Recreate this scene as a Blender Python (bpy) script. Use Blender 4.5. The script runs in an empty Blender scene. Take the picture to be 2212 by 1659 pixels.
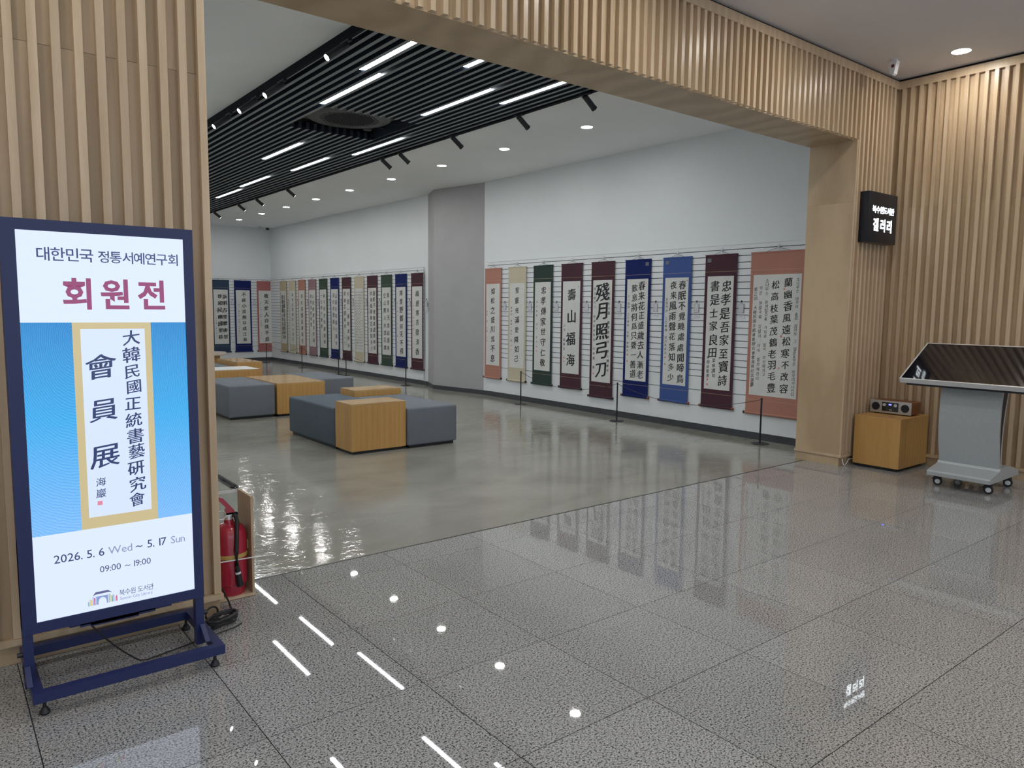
import bpy, bmesh, math, random
import numpy as np
from mathutils import Vector, Matrix
random.seed(7)
sc = bpy.context.scene
COL = sc.collection
PI = math.pi
# ------------------------------------------------------------------ camera, world, exposure
F_PX, YAW, PITCH, ROLL = 1595.37, 0.6693, 0.1011, 0.0103
CAMP = Vector((-1.428, -3.537, 1.438))
fw = Vector((math.sin(YAW) * math.cos(PITCH), math.cos(YAW) * math.cos(PITCH), -math.sin(PITCH)))
rt = Vector((math.cos(YAW), -math.sin(YAW), 0))
up = rt.cross(fw)
r2 = rt * math.cos(ROLL) + up * math.sin(ROLL)
u2 = -rt * math.sin(ROLL) + up * math.cos(ROLL)
cd = bpy.data.cameras.new('camera')
cd.sensor_width = 36.0
cd.lens = F_PX / 2212 * 36.0
cd.clip_start = 0.02
cam = bpy.data.objects.new('camera', cd)
COL.objects.link(cam)
cam.matrix_world = Matrix(((r2.x, u2.x, -fw.x, CAMP.x), (r2.y, u2.y, -fw.y, CAMP.y), (r2.z, u2.z, -fw.z, CAMP.z), (0, 0, 0, 1)))
sc.camera = cam
w = bpy.data.worlds.new('world')
sc.world = w
w.use_nodes = True
w.node_tree.nodes['Background'].inputs[0].default_value = (0.75, 0.85, 1, 1)
w.node_tree.nodes['Background'].inputs[1].default_value = 1.5
sc.view_settings.view_transform = 'Standard'
sc.view_settings.look = 'None'
sc.view_settings.gamma = 1
sc.view_settings.exposure = 0.0
try:
    sc.view_settings.use_curve_mapping = False
except Exception:
    pass
# lamp strengths of the fittings (sky fill also enters by the added back windows)
L_DOWN, L_LINE, L_SPOT, L_LOBBY = 240, 48, 28, 150

# ------------------------------------------------------------------ helpers
MATS = {}


def nodes_of(m):
    m.use_nodes = True
    nt = m.node_tree
    return nt, nt.nodes['Principled BSDF']


def mat(name, col, rough=0.6, metal=0.0, spec=0.5, emit=None, estr=0.0, noise=None, bump=None, coat=0.0, alpha=None, trans=0.0):
    if name in MATS:
        return MATS[name]
    m = bpy.data.materials.new(name)
    nt, b = nodes_of(m)
    b.inputs['Base Color'].default_value = (*col, 1)
    b.inputs['Roughness'].default_value = rough
    b.inputs['Metallic'].default_value = metal
    b.inputs['Specular IOR Level'].default_value = spec
    b.inputs['Coat Weight'].default_value = coat
    b.inputs['Transmission Weight'].default_value = trans
    if emit:
        b.inputs['Emission Color'].default_value = (*emit, 1)
        b.inputs['Emission Strength'].default_value = estr
    if noise or bump:
        tc = nt.nodes.new('ShaderNodeTexCoord')
        mp = nt.nodes.new('ShaderNodeMapping')
        nt.links.new(tc.outputs['Object'], mp.inputs[0])
        nz = nt.nodes.new('ShaderNodeTexNoise')
        nt.links.new(mp.outputs[0], nz.inputs['Vector'])
        sc_, amt = (noise or bump)[:2]
        st = (noise or bump)[2] if len(noise or bump) > 2 else (1, 1, 1)
        mp.inputs['Scale'].default_value = st
        nz.inputs['Scale'].default_value = sc_
        nz.inputs['Detail'].default_value = 6
        if noise:
            rp = nt.nodes.new('ShaderNodeValToRGB')
            rp.color_ramp.elements[0].position = 0.3
            rp.color_ramp.elements[1].position = 0.7
            rp.color_ramp.elements[0].color = (*[c * (1 - amt) for c in col], 1)
            rp.color_ramp.elements[1].color = (*[min(1, c * (1 + amt)) for c in col], 1)
            nt.links.new(nz.outputs['Fac'], rp.inputs[0])
            nt.links.new(rp.outputs[0], b.inputs['Base Color'])
        if bump:
            bp = nt.nodes.new('ShaderNodeBump')
            bp.inputs['Strength'].default_value = bump[1]
            bp.inputs['Distance'].default_value = 0.01
            nt.links.new(nz.outputs['Fac'], bp.inputs['Height'])
            nt.links.new(bp.outputs[0], b.inputs['Normal'])
    MATS[name] = m
    return m


def wood(name, c1, c2, rough=0.45, stretch=(14, 14, 1.2), fig=0.35, rnd=0.12, spec=0.4):
    """procedural veneer: stretched grain + soft flame figure + a random tone per board"""
    m = bpy.data.materials.new(name)
    nt, b = nodes_of(m)
    N, Lk = nt.nodes, nt.links
    tc = N.new('ShaderNodeTexCoord')
    oi = N.new('ShaderNodeObjectInfo')
    cb = N.new('ShaderNodeVectorMath'); cb.operation = 'MULTIPLY_ADD'
    cb.inputs[1].default_value = (1, 1, 1)
    sc1 = N.new('ShaderNodeMath'); sc1.operation = 'MULTIPLY'; sc1.inputs[1].default_value = 37.0
    Lk.new(oi.outputs['Random'], sc1.inputs[0])
    Lk.new(tc.outputs['Object'], cb.inputs[0])
    Lk.new(sc1.outputs[0], cb.inputs[2])
    mp = N.new('ShaderNodeMapping'); mp.inputs['Scale'].default_value = stretch
    Lk.new(cb.outputs[0], mp.inputs[0])
    n1 = N.new('ShaderNodeTexNoise'); n1.inputs['Scale'].default_value = 6; n1.inputs['Detail'].default_value = 8
    n1.inputs['Roughness'].default_value = 0.65
    Lk.new(mp.outputs[0], n1.inputs['Vector'])
    mp2 = N.new('ShaderNodeMapping'); mp2.inputs['Scale'].default_value = [s * 0.22 for s in stretch]
    Lk.new(cb.outputs[0], mp2.inputs[0])
    n2 = N.new('ShaderNodeTexWave'); n2.inputs['Scale'].default_value = 1.6; n2.inputs['Distortion'].default_value = 9
    n2.inputs['Detail'].default_value = 3; n2.inputs['Detail Scale'].default_value = 1.2
    Lk.new(mp2.outputs[0], n2.inputs['Vector'])
    mx = N.new('ShaderNodeMix'); mx.inputs[0].default_value = fig
    Lk.new(n1.outputs['Fac'], mx.inputs[2]); Lk.new(n2.outputs['Fac'], mx.inputs[3])
    rp = N.new('ShaderNodeValToRGB')
    rp.color_ramp.elements[0].position = 0.25; rp.color_ramp.elements[1].position = 0.75
    rp.color_ramp.elements[0].color = (*c1, 1); rp.color_ramp.elements[1].color = (*c2, 1)
    Lk.new(mx.outputs[0], rp.inputs[0])
    hs = N.new('ShaderNodeHueSaturation')
    mr = N.new('ShaderNodeMapRange'); mr.inputs[3].default_value = 1 - rnd; mr.inputs[4].default_value = 1 + rnd
    Lk.new(oi.outputs['Random'], mr.inputs[0]); Lk.new(mr.outputs[0], hs.inputs['Value'])
    Lk.new(rp.outputs[0], hs.inputs['Color']); Lk.new(hs.outputs[0], b.inputs['Base Color'])
    b.inputs['Roughness'].default_value = rough
    b.inputs['Specular IOR Level'].default_value = spec
    MATS[name] = m
    return m


class MB:
    """collects shapes, build() links them as ONE mesh object"""

    def __init__(s):
        s.v = []; s.f = []; s.sm = []

    def add(s, vs, fs, smooth=False):
        o = len(s.v)
        s.v += [tuple(p) for p in vs]
        for f in fs:
            s.f.append([i + o for i in f]); s.sm.append(smooth)
        return s

    def box(s, x0, x1, y0, y1, z0, z1):
        vs = [(x, y, z) for z in (z0, z1) for y in (y0, y1) for x in (x0, x1)]
        return s.add(vs, [(0, 2, 3, 1), (4, 5, 7, 6), (0, 1, 5, 4), (2, 6, 7, 3), (0, 4, 6, 2), (1, 3, 7, 5)])

    def cyl(s, p0, p1, r0, r1=None, n=20, caps=True):
        r1 = r0 if r1 is None else r1
        p0, p1 = Vector(p0), Vector(p1)
        d = (p1 - p0).normalized()
        a = d.orthogonal().normalized(); b = d.cross(a)
        vs = []
        for p, r in ((p0, r0), (p1, r1)):
            for i in range(n):
                t = 2 * PI * i / n
                vs.append(p + a * (r * math.cos(t)) + b * (r * math.sin(t)))
        s.add(vs, [(i, (i + 1) % n, n + (i + 1) % n, n + i) for i in range(n)], True)
        if caps:
            s.add(vs[:n], [tuple(range(n - 1, -1, -1))]); s.add(vs[n:], [tuple(range(n))])
        return s

    def lathe(s, c, prof, n=28, axis=(0, 0, 1)):
        ax = Vector(axis).normalized(); a = ax.orthogonal().normalized(); b = ax.cross(a); c = Vector(c)
        vs = []
        for r, h in prof:
            for i in range(n):
                t = 2 * PI * i / n
                vs.append(c + ax * h + a * (r * math.cos(t)) + b * (r * math.sin(t)))
        fs = []
        for k in range(len(prof) - 1):
            for i in range(n):
                fs.append((k * n + i, k * n + (i + 1) % n, (k + 1) * n + (i + 1) % n, (k + 1) * n + i))
        s.add(vs, fs, True)
        if prof[0][0] > 1e-4: s.add(vs[:n], [tuple(range(n - 1, -1, -1))])
        if prof[-1][0] > 1e-4: s.add(vs[-n:], [tuple(range(n))])
        return s

    def tube(s, pts, r, n=8):
        pts = [Vector(p) for p in pts]
        ref = Vector((0, 0, 1))
        vs = []
        for k, p in enumerate(pts):
            d = (pts[min(k + 1, len(pts) - 1)] - pts[max(k - 1, 0)]).normalized()
            a = d.cross(ref)
            if a.length < 1e-3: a = d.cross(Vector((1, 0, 0)))
            a.normalize(); b = d.cross(a)
            for i in range(n):
                t = 2 * PI * i / n
                vs.append(p + a * (r * math.cos(t)) + b * (r * math.sin(t)))
        fs = [(k * n + i, k * n + (i + 1) % n, (k + 1) * n + (i + 1) % n, (k + 1) * n + i) for k in range(len(pts) - 1) for i in range(n)]
        s.add(vs, fs, True)
        s.add(vs[:n], [tuple(range(n - 1, -1, -1))]); s.add(vs[-n:], [tuple(range(n))])
        return s

    def prism(s, poly, z0, z1, axis='z', smooth=False):
        n = len(poly)
        def P(a, b, h):
            return {'z': (a, b, h), 'y': (a, h, b), 'x': (h, a, b)}[axis]
        vs = [P(a, b, z0) for a, b in poly] + [P(a, b, z1) for a, b in poly]
        s.add(vs, [(i, (i + 1) % n, n + (i + 1) % n, n + i) for i in range(n)], smooth)
        s.add(vs[:n], [tuple(range(n - 1, -1, -1))]); s.add(vs[n:], [tuple(range(n))])
        return s

    def rbox(s, x0, x1, y0, y1, z0, z1, r=0.03, seg=4):
        bm = bmesh.new()
        bmesh.ops.create_cube(bm, size=1)
        for v in bm.verts:
            v.co = Vector(((x0 + x1) / 2 + v.co.x * (x1 - x0), (y0 + y1) / 2 + v.co.y * (y1 - y0), (z0 + z1) / 2 + v.co.z * (z1 - z0)))
        bmesh.ops.bevel(bm, geom=bm.edges[:], offset=r, segments=seg, profile=0.5, affect='EDGES')
        bm.verts.index_update()
        s.add([v.co for v in bm.verts], [[v.index for v in f.verts] for f in bm.faces], True)
        bm.free()
        return s

    def mesh(s, name, m):
        me = bpy.data.meshes.new(name)
        me.from_pydata(s.v, [], s.f)
        me.polygons.foreach_set('use_smooth', s.sm)
        bm = bmesh.new(); bm.from_mesh(me)
        bmesh.ops.recalc_face_normals(bm, faces=bm.faces[:])
        bm.to_mesh(me); bm.free()
        if any(s.sm):
            try: me.set_sharp_from_angle(angle=math.radians(40))
            except Exception: pass
        if m: me.materials.append(m)
        return me

    def build(s, name, m, parent=None, loc=None, rz=0):
        return link(name, s.mesh(name, m), parent, loc, rz)


def link(name, me, parent=None, loc=None, rz=0):
    o = bpy.data.objects.new(name, me)
    COL.objects.link(o)
    if parent is not None: o.parent = parent
    if loc is not None: o.location = loc
    if rz: o.rotation_euler = (0, 0, rz)
    return o


def tag(o, label=None, cat=None, group=None, kind=None):
    if label: o['label'] = label
    if cat: o['category'] = cat
    if group: o['group'] = group
    if kind: o['kind'] = kind
    return o


def thing(name, label, cat, loc=(0, 0, 0), rz=0, group=None):
    o = link(name, None, None, loc, rz)
    return tag(o, label, cat, group)


def struct(name, mb, m):
    return tag(mb.build(name, m), kind='structure')


def B(*a):
    return MB().box(*a)


# ------------------------------------------------------------------ glyph meshes (built-in font only)
GL = {}
GSC = bpy.data.scenes.new('glyphs')


def glyph(ch, off=0.0):
    k = (ch, off)
    if k not in GL:
        c = bpy.data.curves.new('g', 'FONT')
        c.body = ch; c.resolution_u = 2; c.offset = off
        o = bpy.data.objects.new('g', c)
        GSC.collection.objects.link(o)
        GSC.view_layers[0].update()
        me = bpy.data.meshes.new_from_object(o.evaluated_get(GSC.view_layers[0].depsgraph))
        vs = np.array([v.co[:2] for v in me.vertices]) if len(me.vertices) else np.zeros((0, 2))
        fs = [tuple(p.vertices) for p in me.polygons]
        adv = float(vs[:, 0].max()) if len(vs) else 0.3
        GL[k] = (vs, fs, adv)
        bpy.data.objects.remove(o); bpy.data.meshes.remove(me); bpy.data.curves.remove(c)
    return GL[k]


class TX:
    """flat writing in the local XZ plane, readable from -Y"""

    def __init__(s, bold=0.0): s.v = []; s.f = []; s.bold = bold

    def put(s, ch, x, z, size, off=0.0, shear=0.0, rot=0.0, sx=1.0, y=0.0, centre=True):
        vs, fs, adv = glyph(ch, off)
        if not len(vs): return
        p = vs.copy()
        if centre: p = p - np.array([(vs[:, 0].min() + vs[:, 0].max()) / 2, (vs[:, 1].min() + vs[:, 1].max()) / 2])
        p[:, 0] *= sx
        p[:, 1] += shear * p[:, 0]
        ca, sa = math.cos(rot), math.sin(rot)
        q = np.stack([p[:, 0] * ca - p[:, 1] * sa, p[:, 0] * sa + p[:, 1] * ca], 1) * size
        d = s.bold * size
        for k in ((0,) if d < 1e-6 else (-1, 0, 1)):
            o = len(s.v)
            s.v += [(x + a + k * d, y - .00012 * k, z + b + k * d * .45) for a, b in q]
            s.f += [tuple(i + o for i in f) for f in fs]

    def column(s, text, x, z1, z0, size, off=0.02, brush=True, sx=1.0, y=0.0, rnd=None):
        rnd = rnd or random
        n = len(text)
        for i, ch in enumerate(text):
            if ch == ' ': continue
            z = z1 - (z1 - z0) * (i + 0.5) / n
            k = rnd.uniform(0.9, 1.12) if brush else 1
            s.put(ch, x + (rnd.uniform(-.05, .05) * size if brush else 0), z + (rnd.uniform(-.04, .04) * size if brush else 0), size * k, off,
                  (0.13 + rnd.uniform(-.04, .04)) if brush else 0, rnd.uniform(-.05, .05) if brush else 0, sx, y)

    def line(s, text, xc, z, size, off=0.0, sp=0.04, shear=0, y=0.0, sx=1.0, just='c', space=0.3):
        ws = []
        for ch in text:
            if ch == ' ': ws.append((None, space)); continue
            vs, fs, adv = glyph(ch, off)
            ws.append((vs[:, 0].min(), vs[:, 0].max() - vs[:, 0].min()))
        tot = sum(w_[1] for w_ in ws) + sp * (len(text) - 1)
        x = xc - (tot * size * sx / 2 if just == 'c' else 0)
        for ch, (mn, wd) in zip(text, ws):
            if mn is not None:
                s.put(ch, x - mn * size * sx, z, size, off, shear, 0, sx, y, centre=False)
            x += (wd + sp) * size * sx

    def build(s, name, m, parent, loc=None):
        me = bpy.data.meshes.new(name)
        me.from_pydata(s.v, [], s.f)
        me.materials.append(m)
        return link(name, me, parent, loc)


# ------------------------------------------------------------------ materials
M_BIRCH = wood('birch', (0.50, 0.372, 0.238), (0.62, 0.485, 0.33), 0.31, (10, 10, 0.9), 0.3, 0.07)
M_BIRCH2 = wood('birch_panel', (0.42, 0.308, 0.188), (0.53, 0.402, 0.258), 0.40, (3.0, 3.0, 0.9), 0.5, 0.04)
M_OAK = wood('oak_veneer', (0.46, 0.255, 0.078), (0.57, 0.335, 0.118), 0.38, (16, 16, 0.6), 0.2, 0.05)
M_WALN = wood('walnut', (0.16, 0.055, 0.02), (0.26, 0.10, 0.04), 0.35, (1, 14, 14), 0.3, 0.03)
M_WHITE = mat('wall_paint', (0.76, 0.795, 0.82), 0.75, noise=(1.5, 0.015))
M_CEIL = mat('ceiling_paint', (0.86, 0.88, 0.885), 0.85, noise=(2.0, 0.012))
M_LCEIL = mat('lobby_ceiling_paint', (0.72, 0.70, 0.71), 0.8, noise=(2.0, 0.02))
M_SLATW = mat('slatwall', (0.76, 0.79, 0.815), 0.5, noise=(3.0, 0.015))
M_GROOVE = mat('groove', (0.10, 0.12, 0.14), 0.5)
M_COLM = mat('column_paint', (0.40, 0.40, 0.41), 0.7, noise=(3, 0.03))
M_SKIRT = mat('skirting', (0.055, 0.06, 0.07), 0.35, noise=(5, 0.1))
M_BLACK = mat('black_metal', (0.012, 0.014, 0.02), 0.42)
M_FLAREBK = mat('flare_tinted_black', (0.012, 0.022, 0.10), 0.4)  # black frame metal with the blue cast of lens flare painted in
M_VOID = mat('plenum_black', (0.006, 0.007, 0.012), 0.9)
M_LOUV_LIT = mat('louvre_slat_lit', (0.25, 0.285, 0.30), 0.6)  # dark slat metal, lightened for light from the floor on its underside
M_BORD = mat('louvre_border', (0.006, 0.008, 0.014), 0.8, spec=0.15)
M_LOUV_SHADE = mat('louvre_slat_shaded', (0.014, 0.02, 0.035), 0.5)  # same slat metal, near-black to paint in the shade on the sides
M_ALU = mat('aluminium', (0.72, 0.73, 0.74), 0.3, metal=0.5)
M_SILVER = mat('silver_paint', (0.42, 0.45, 0.46), 0.45, metal=0.2, noise=(60, 0.04))
M_PLAST = mat('white_plastic', (0.72, 0.73, 0.74), 0.4)
M_RED = mat('red_paint', (0.38, 0.016, 0.042), 0.22, coat=0.5)  # red darkened a little to carry the purplish lens flare
M_RUBB = mat('rubber', (0.012, 0.013, 0.016), 0.5)
M_INK = mat('ink', (0.008, 0.009, 0.012), 0.6)
M_SEAL = mat('seal_red', (0.62, 0.20, 0.17), 0.7)
M_PAPER = mat('rice_paper', (0.66, 0.67, 0.655), 0.8, noise=(9, 0.03))
M_GOLD = mat('gold_line', (0.50, 0.38, 0.22), 0.5)
M_GLOSSBK = mat('black_glass', (0.006, 0.007, 0.010), 0.045, spec=0.8)
M_DL = mat('downlight_lens', (1, 1, 1), 0.5, emit=(1.0, 0.985, 0.95), estr=L_DOWN)
M_LL = mat('lobby_downlight_lens', (1, 1, 1), 0.5, emit=(1.0, 0.955, 0.90), estr=L_LOBBY)
M_LN = mat('tube_diffuser', (1, 1, 1), 0.5, emit=(0.93, 0.98, 1.0), estr=L_LINE)
M_SP = mat('spot_lens', (1, 1, 1), 0.5, emit=(1, 0.98, 0.94), estr=L_SPOT)
M_GLASS = mat('clear_glass', (0.95, 0.98, 0.97), 0.02, trans=1.0)


def granite():
    m = bpy.data.materials.new('granite'); nt, b = nodes_of(m); N, Lk = nt.nodes, nt.links
    ge = N.new('ShaderNodeNewGeometry')
    n1 = N.new('ShaderNodeTexNoise'); n1.inputs['Scale'].default_value = 132; n1.inputs['Detail'].default_value = 3
    n2 = N.new('ShaderNodeTexNoise'); n2.inputs['Scale'].default_value = 300; n2.inputs['Detail'].default_value = 2
    n3 = N.new('ShaderNodeTexNoise'); n3.inputs['Scale'].default_value = 2.2; n3.inputs['Detail'].default_value = 3
    for n in (n1, n2, n3): Lk.new(ge.outputs['Position'], n.inputs['Vector'])
    r1 = N.new('ShaderNodeValToRGB')
    e = r1.color_ramp.elements
    e[0].position = 0.36; e[0].color = (0.05, 0.052, 0.056, 1)
    e[1].position = 0.60; e[1].color = (0.45, 0.455, 0.45, 1)
    a = e.new(0.46); a.color = (0.31, 0.313, 0.31, 1)
    Lk.new(n1.outputs['Fac'], r1.inputs[0])
    r2_ = N.new('ShaderNodeValToRGB')
    e = r2_.color_ramp.elements
    e[0].position = 0.40; e[0].color = (0.5, 0.5, 0.5, 1)
    e[1].position = 0.58; e[1].color = (1.18, 1.18, 1.18, 1)
    Lk.new(n2.outputs['Fac'], r2_.inputs[0])
    mx = N.new('ShaderNodeMix'); mx.data_type = 'RGBA'; mx.blend_type = 'MULTIPLY'; mx.inputs[0].default_value = 1
    Lk.new(r1.outputs[0], mx.inputs[6]); Lk.new(r2_.outputs[0], mx.inputs[7])
    oi = N.new('ShaderNodeObjectInfo')
    mr = N.new('ShaderNodeMapRange'); mr.inputs[3].default_value = 1.0; mr.inputs[4].default_value = 1.12
    Lk.new(oi.outputs['Random'], mr.inputs[0])
    mr2 = N.new('ShaderNodeMapRange'); mr2.inputs[3].default_value = 0.9; mr2.inputs[4].default_value = 1.1
    Lk.new(n3.outputs['Fac'], mr2.inputs[0])
    mu = N.new('ShaderNodeMath'); mu.operation = 'MULTIPLY'
    Lk.new(mr.outputs[0], mu.inputs[0]); Lk.new(mr2.outputs[0], mu.inputs[1])
    hs = N.new('ShaderNodeHueSaturation'); Lk.new(mx.outputs[2], hs.inputs['Color']); Lk.new(mu.outputs[0], hs.inputs['Value'])
    Lk.new(hs.outputs[0], b.inputs['Base Color'])
    b.inputs['Roughness'].default_value = 0.018
    b.inputs['Specular IOR Level'].default_value = 0.75
    return m


def epoxy():
    m = bpy.data.materials.new('polished_floor'); nt, b = nodes_of(m); N, Lk = nt.nodes, nt.links
    ge = N.new('ShaderNodeNewGeometry')
    mp = N.new('ShaderNodeMapping'); mp.inputs['Scale'].default_value = (1.0, 1.6, 1.0); mp.inputs['Rotation'].default_value = (0, 0, 0.5)
    Lk.new(ge.outputs['Position'], mp.inputs[0])
    n1 = N.new('ShaderNodeTexNoise'); n1.inputs['Scale'].default_value = 1.3; n1.inputs['Detail'].default_value = 7; n1.inputs['Distortion'].default_value = 0.8
    Lk.new(mp.outputs[0], n1.inputs['Vector'])
    rp = N.new('ShaderNodeValToRGB'); e = rp.color_ramp.elements
    e[0].position = 0.3; e[0].color = (0.225, 0.218, 0.185, 1); e[1].position = 0.72; e[1].color = (0.31, 0.305, 0.265, 1)
    Lk.new(n1.outputs['Fac'], rp.inputs[0]); Lk.new(rp.outputs[0], b.inputs['Base Color'])
    n2 = N.new('ShaderNodeTexNoise'); n2.inputs['Scale'].default_value = 7.0; n2.inputs['Detail'].default_value = 4; n2.inputs['Distortion'].default_value = 1.6
    Lk.new(mp.outputs[0], n2.inputs['Vector'])
    bp = N.new('ShaderNodeBump'); bp.inputs['Strength'].default_value = 0.15; bp.inputs['Distance'].default_value = 0.012
    Lk.new(n2.outputs['Fac'], bp.inputs['Height']); Lk.new(bp.outputs[0], b.inputs['Normal'])
    n3 = N.new('ShaderNodeTexNoise'); n3.inputs['Scale'].default_value = 3.0; n3.inputs['Detail'].default_value = 5
    Lk.new(ge.outputs['Position'], n3.inputs['Vector'])
    mr = N.new('ShaderNodeMapRange'); mr.inputs[3].default_value = 0.035; mr.inputs[4].default_value = 0.13
    Lk.new(n3.outputs['Fac'], mr.inputs[0]); Lk.new(mr.outputs[0], b.inputs['Roughness'])
    b.inputs['Specular IOR Level'].default_value = 0.55
    return m


def fabric(name, col, amt=0.12):
    m = bpy.data.materials.new(name); nt, b = nodes_of(m); N, Lk = nt.nodes, nt.links
    tc = N.new('ShaderNodeTexCoord')
    n1 = N.new('ShaderNodeTexNoise'); n1.inputs['Scale'].default_value = 260; n1.inputs['Detail'].default_value = 2
    Lk.new(tc.outputs['Object'], n1.inputs['Vector'])
    n2 = N.new('ShaderNodeTexNoise'); n2.inputs['Scale'].default_value = 5; n2.inputs['Detail'].default_value = 5
    Lk.new(tc.outputs['Object'], n2.inputs['Vector'])
    mx = N.new('ShaderNodeMix'); mx.inputs[0].default_value = 0.45
    Lk.new(n1.outputs['Fac'], mx.inputs[2]); Lk.new(n2.outputs['Fac'], mx.inputs[3])
    rp = N.new('ShaderNodeValToRGB'); e = rp.color_ramp.elements
    e[0].position = 0.3; e[1].position = 0.7
    e[0].color = (*[c * (1 - amt) for c in col], 1); e[1].color = (*[c * (1 + amt) for c in col], 1)
    Lk.new(mx.outputs[0], rp.inputs[0]); Lk.new(rp.outputs[0], b.inputs['Base Color'])
    b.inputs['Roughness'].default_value = 0.9; b.inputs['Specular IOR Level'].default_value = 0.15
    bp = N.new('ShaderNodeBump'); bp.inputs['Strength'].default_value = 0.25; bp.inputs['Distance'].default_value = 0.002
    Lk.new(n1.outputs['Fac'], bp.inputs['Height']); Lk.new(bp.outputs[0], b.inputs['Normal'])
    return m


M_GRAN = granite()
M_EPOX = epoxy()
M_FABG = fabric('grey_fabric', (0.17, 0.185, 0.21))
M_FABD = fabric('dark_grey_fabric', (0.105, 0.13, 0.155))

# ------------------------------------------------------------------ key dimensions
CZ, LZ = 3.5, 3.645            # gallery ceiling, lobby ceiling
GX0, GX1, GY1 = -1.2, 5.88, 16.2
OX0, OX1, OZ = -0.42, 5.22, 2.985   # opening
WX = 5.955                     # face of the lobby right wall slats
TH = 0.262                     # threshold line

# ------------------------------------------------------------------ floors
fl = struct('floor', B(-4.8, 6.3, -8.0, TH, -0.10, -0.0012), mat('grout', (0.02, 0.02, 0.02), 0.9, spec=0.1, noise=(20, 0.2)))
TX_, TY_, G = 0.6087, 0.6, 0.0017
tile_me = B(G, TX_ - G, G, TY_ - G, -0.0012, 0).mesh('granite_tile', M_GRAN)
for i in range(-5, 10):
    for j in range(-7, 0):
        link('granite_tile', tile_me, fl, (i * TX_, j * TY_, 0))
cut_me = B(G, TX_ - G, G, TH - 0.008, -0.0012, 0).mesh('granite_tile', M_GRAN)
for i in range(-1, 9):
    link('granite_tile', cut_me, fl, (i * TX_, 0, 0))
far_tiles = MB()
for i in range(-8, 10):
    for j in range(-14, -7):
        far_tiles.box(i * TX_ + G, (i + 1) * TX_ - G, j * TY_ + G, (j + 1) * TY_ - G, -0.0012, 0)
for i in range(-8, -5):
    for j in range(-7, 0):
        far_tiles.box(i * TX_ + G, (i + 1) * TX_ - G, j * TY_ + G, (j + 1) * TY_ - G, -0.0012, 0)
tag(far_tiles.build('granite_tiles', M_GRAN, fl), kind='stuff')
struct('trim_1', B(OX0 - .1, OX1 + .1, TH - 0.008, TH + 0.004, -0.02, 0.0012), mat('threshold_strip', (0.03, 0.032, 0.034), 0.35, metal=0.5))
struct('floor_gallery', B(GX0, GX1 + .05, TH + 0.004, GY1 + .05, -0.10, 0.0), M_EPOX)

# ------------------------------------------------------------------ entrance wall: core, backing, slats, trims
wf = MB()
wf.box(-4.8, OX0 - .012, -0.05, 0.345, 0, LZ + .05)
wf.box(OX1 + .012, 6.3, -0.05, 0.345, 0, LZ + .05)
wf.box(OX0 - .012, OX1 + .012, -0.05, 0.345, OZ + .012, LZ + .05)
wf = struct('wall_front', wf, M_WHITE)
JZ = 2.44
YB, YS = -0.065, -0.1
# backing boards with the horizontal joint
for x0, x1 in ((-4.8, -3.2), (-3.2, -1.98), (-1.98, OX0 - .012)):
    B(x0 + .001, x1 - .0005, YB, -0.05, 0.10, JZ - .0015).build('backing_panel', M_BIRCH2, wf)
    B(x0 + .001, x1 - .0005, YB, -0.05, JZ, 3.62).build('backing_panel', M_BIRCH2, wf)
B(OX1 + .012, 6.0, YB, -0.05, 0.10, JZ - .0015).build('backing_panel', M_BIRCH2, wf)
B(OX1 + .012, 6.0, YB, -0.05, JZ, 3.62).build('backing_panel', M_BIRCH2, wf)
for x0, x1 in ((OX0 - .012, 1.6), (1.6, 3.4), (3.4, OX1 + .012)):
    B(x0 + .0005, x1 - .0005, YB, -0.05, OZ + .0122, 3.62).build('backing_panel', M_BIRCH2, wf)
SW, PT = 0.031, 0.0779
full = B(-SW / 2, SW / 2, YS, YB, 0.108, 3.55).mesh('slat', M_BIRCH)
short = B(-SW / 2, SW / 2, YS, YB, OZ + .004, 3.55).mesh('slat', M_BIRCH)
for k in range(34):
    link('slat', full, wf, (-0.4355 - 0.0775 * k, 0, 0))
k = 0
while 5.182 - PT * k > -0.40:
    link('slat', short, wf, (5.182 - PT * k, 0, 0)); k += 1
for k in range(1, 10):
    link('slat', full, wf, (5.182 + PT * k + .004, 0, 0))
# reveal: jamb and soffit boards
for z0, z1 in ((0.085, JZ - .001), (JZ, OZ)):
    B(OX1, OX1 + .012, YS + .008, 0.357, z0, z1).build('jamb_panel', M_BIRCH2, wf)
    B(OX0 - .012, OX0, YB, 0.357, z0, z1).build('jamb_panel', M_BIRCH2, wf)
B(OX1, OX1 + .022, YS, YS + .008, 0.085, OZ).build('edge_strip', M_BIRCH, wf)
B(OX1 + .0225, OX1 + .024, YB - .01, YB, 0.108, OZ).build('shadow_gap', M_VOID, wf)
soff = [OX0 + .001, 1.95, 4.05, OX1 - .0005]
for a, b_ in zip(soff, soff[1:]):
    B(a, b_ - .0012, YB, 0.357, OZ, OZ + .012).build('soffit_panel', M_BIRCH2, wf)
# top trim with the dark shadow gap under the ceiling
B(-4.8, WX, YS - .003, YB, 3.55, 3.622).build('top_trim', M_BIRCH, wf)
B(-4.8, 6.0, YB - .012, -0.05, 3.622, LZ).build('shadow_gap', M_VOID, wf)
# ledges and plinths
def plinth(x0, x1, y0, y1, parent):
    B(x0 - .008, x1 + .008, y0 - .008, y1 + .008, 0.082, 0.106).build('ledge', M_BIRCH, parent)
    B(x0 + .004, x1 - .004, y0 + .018, y1 - .0, 0.0, 0.082).build('plinth', M_BIRCH2, parent)
plinth(-4.8, OX0, YS, 0.357, wf)
plinth(OX1, 6.0, YS, 0.357, wf)

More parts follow.
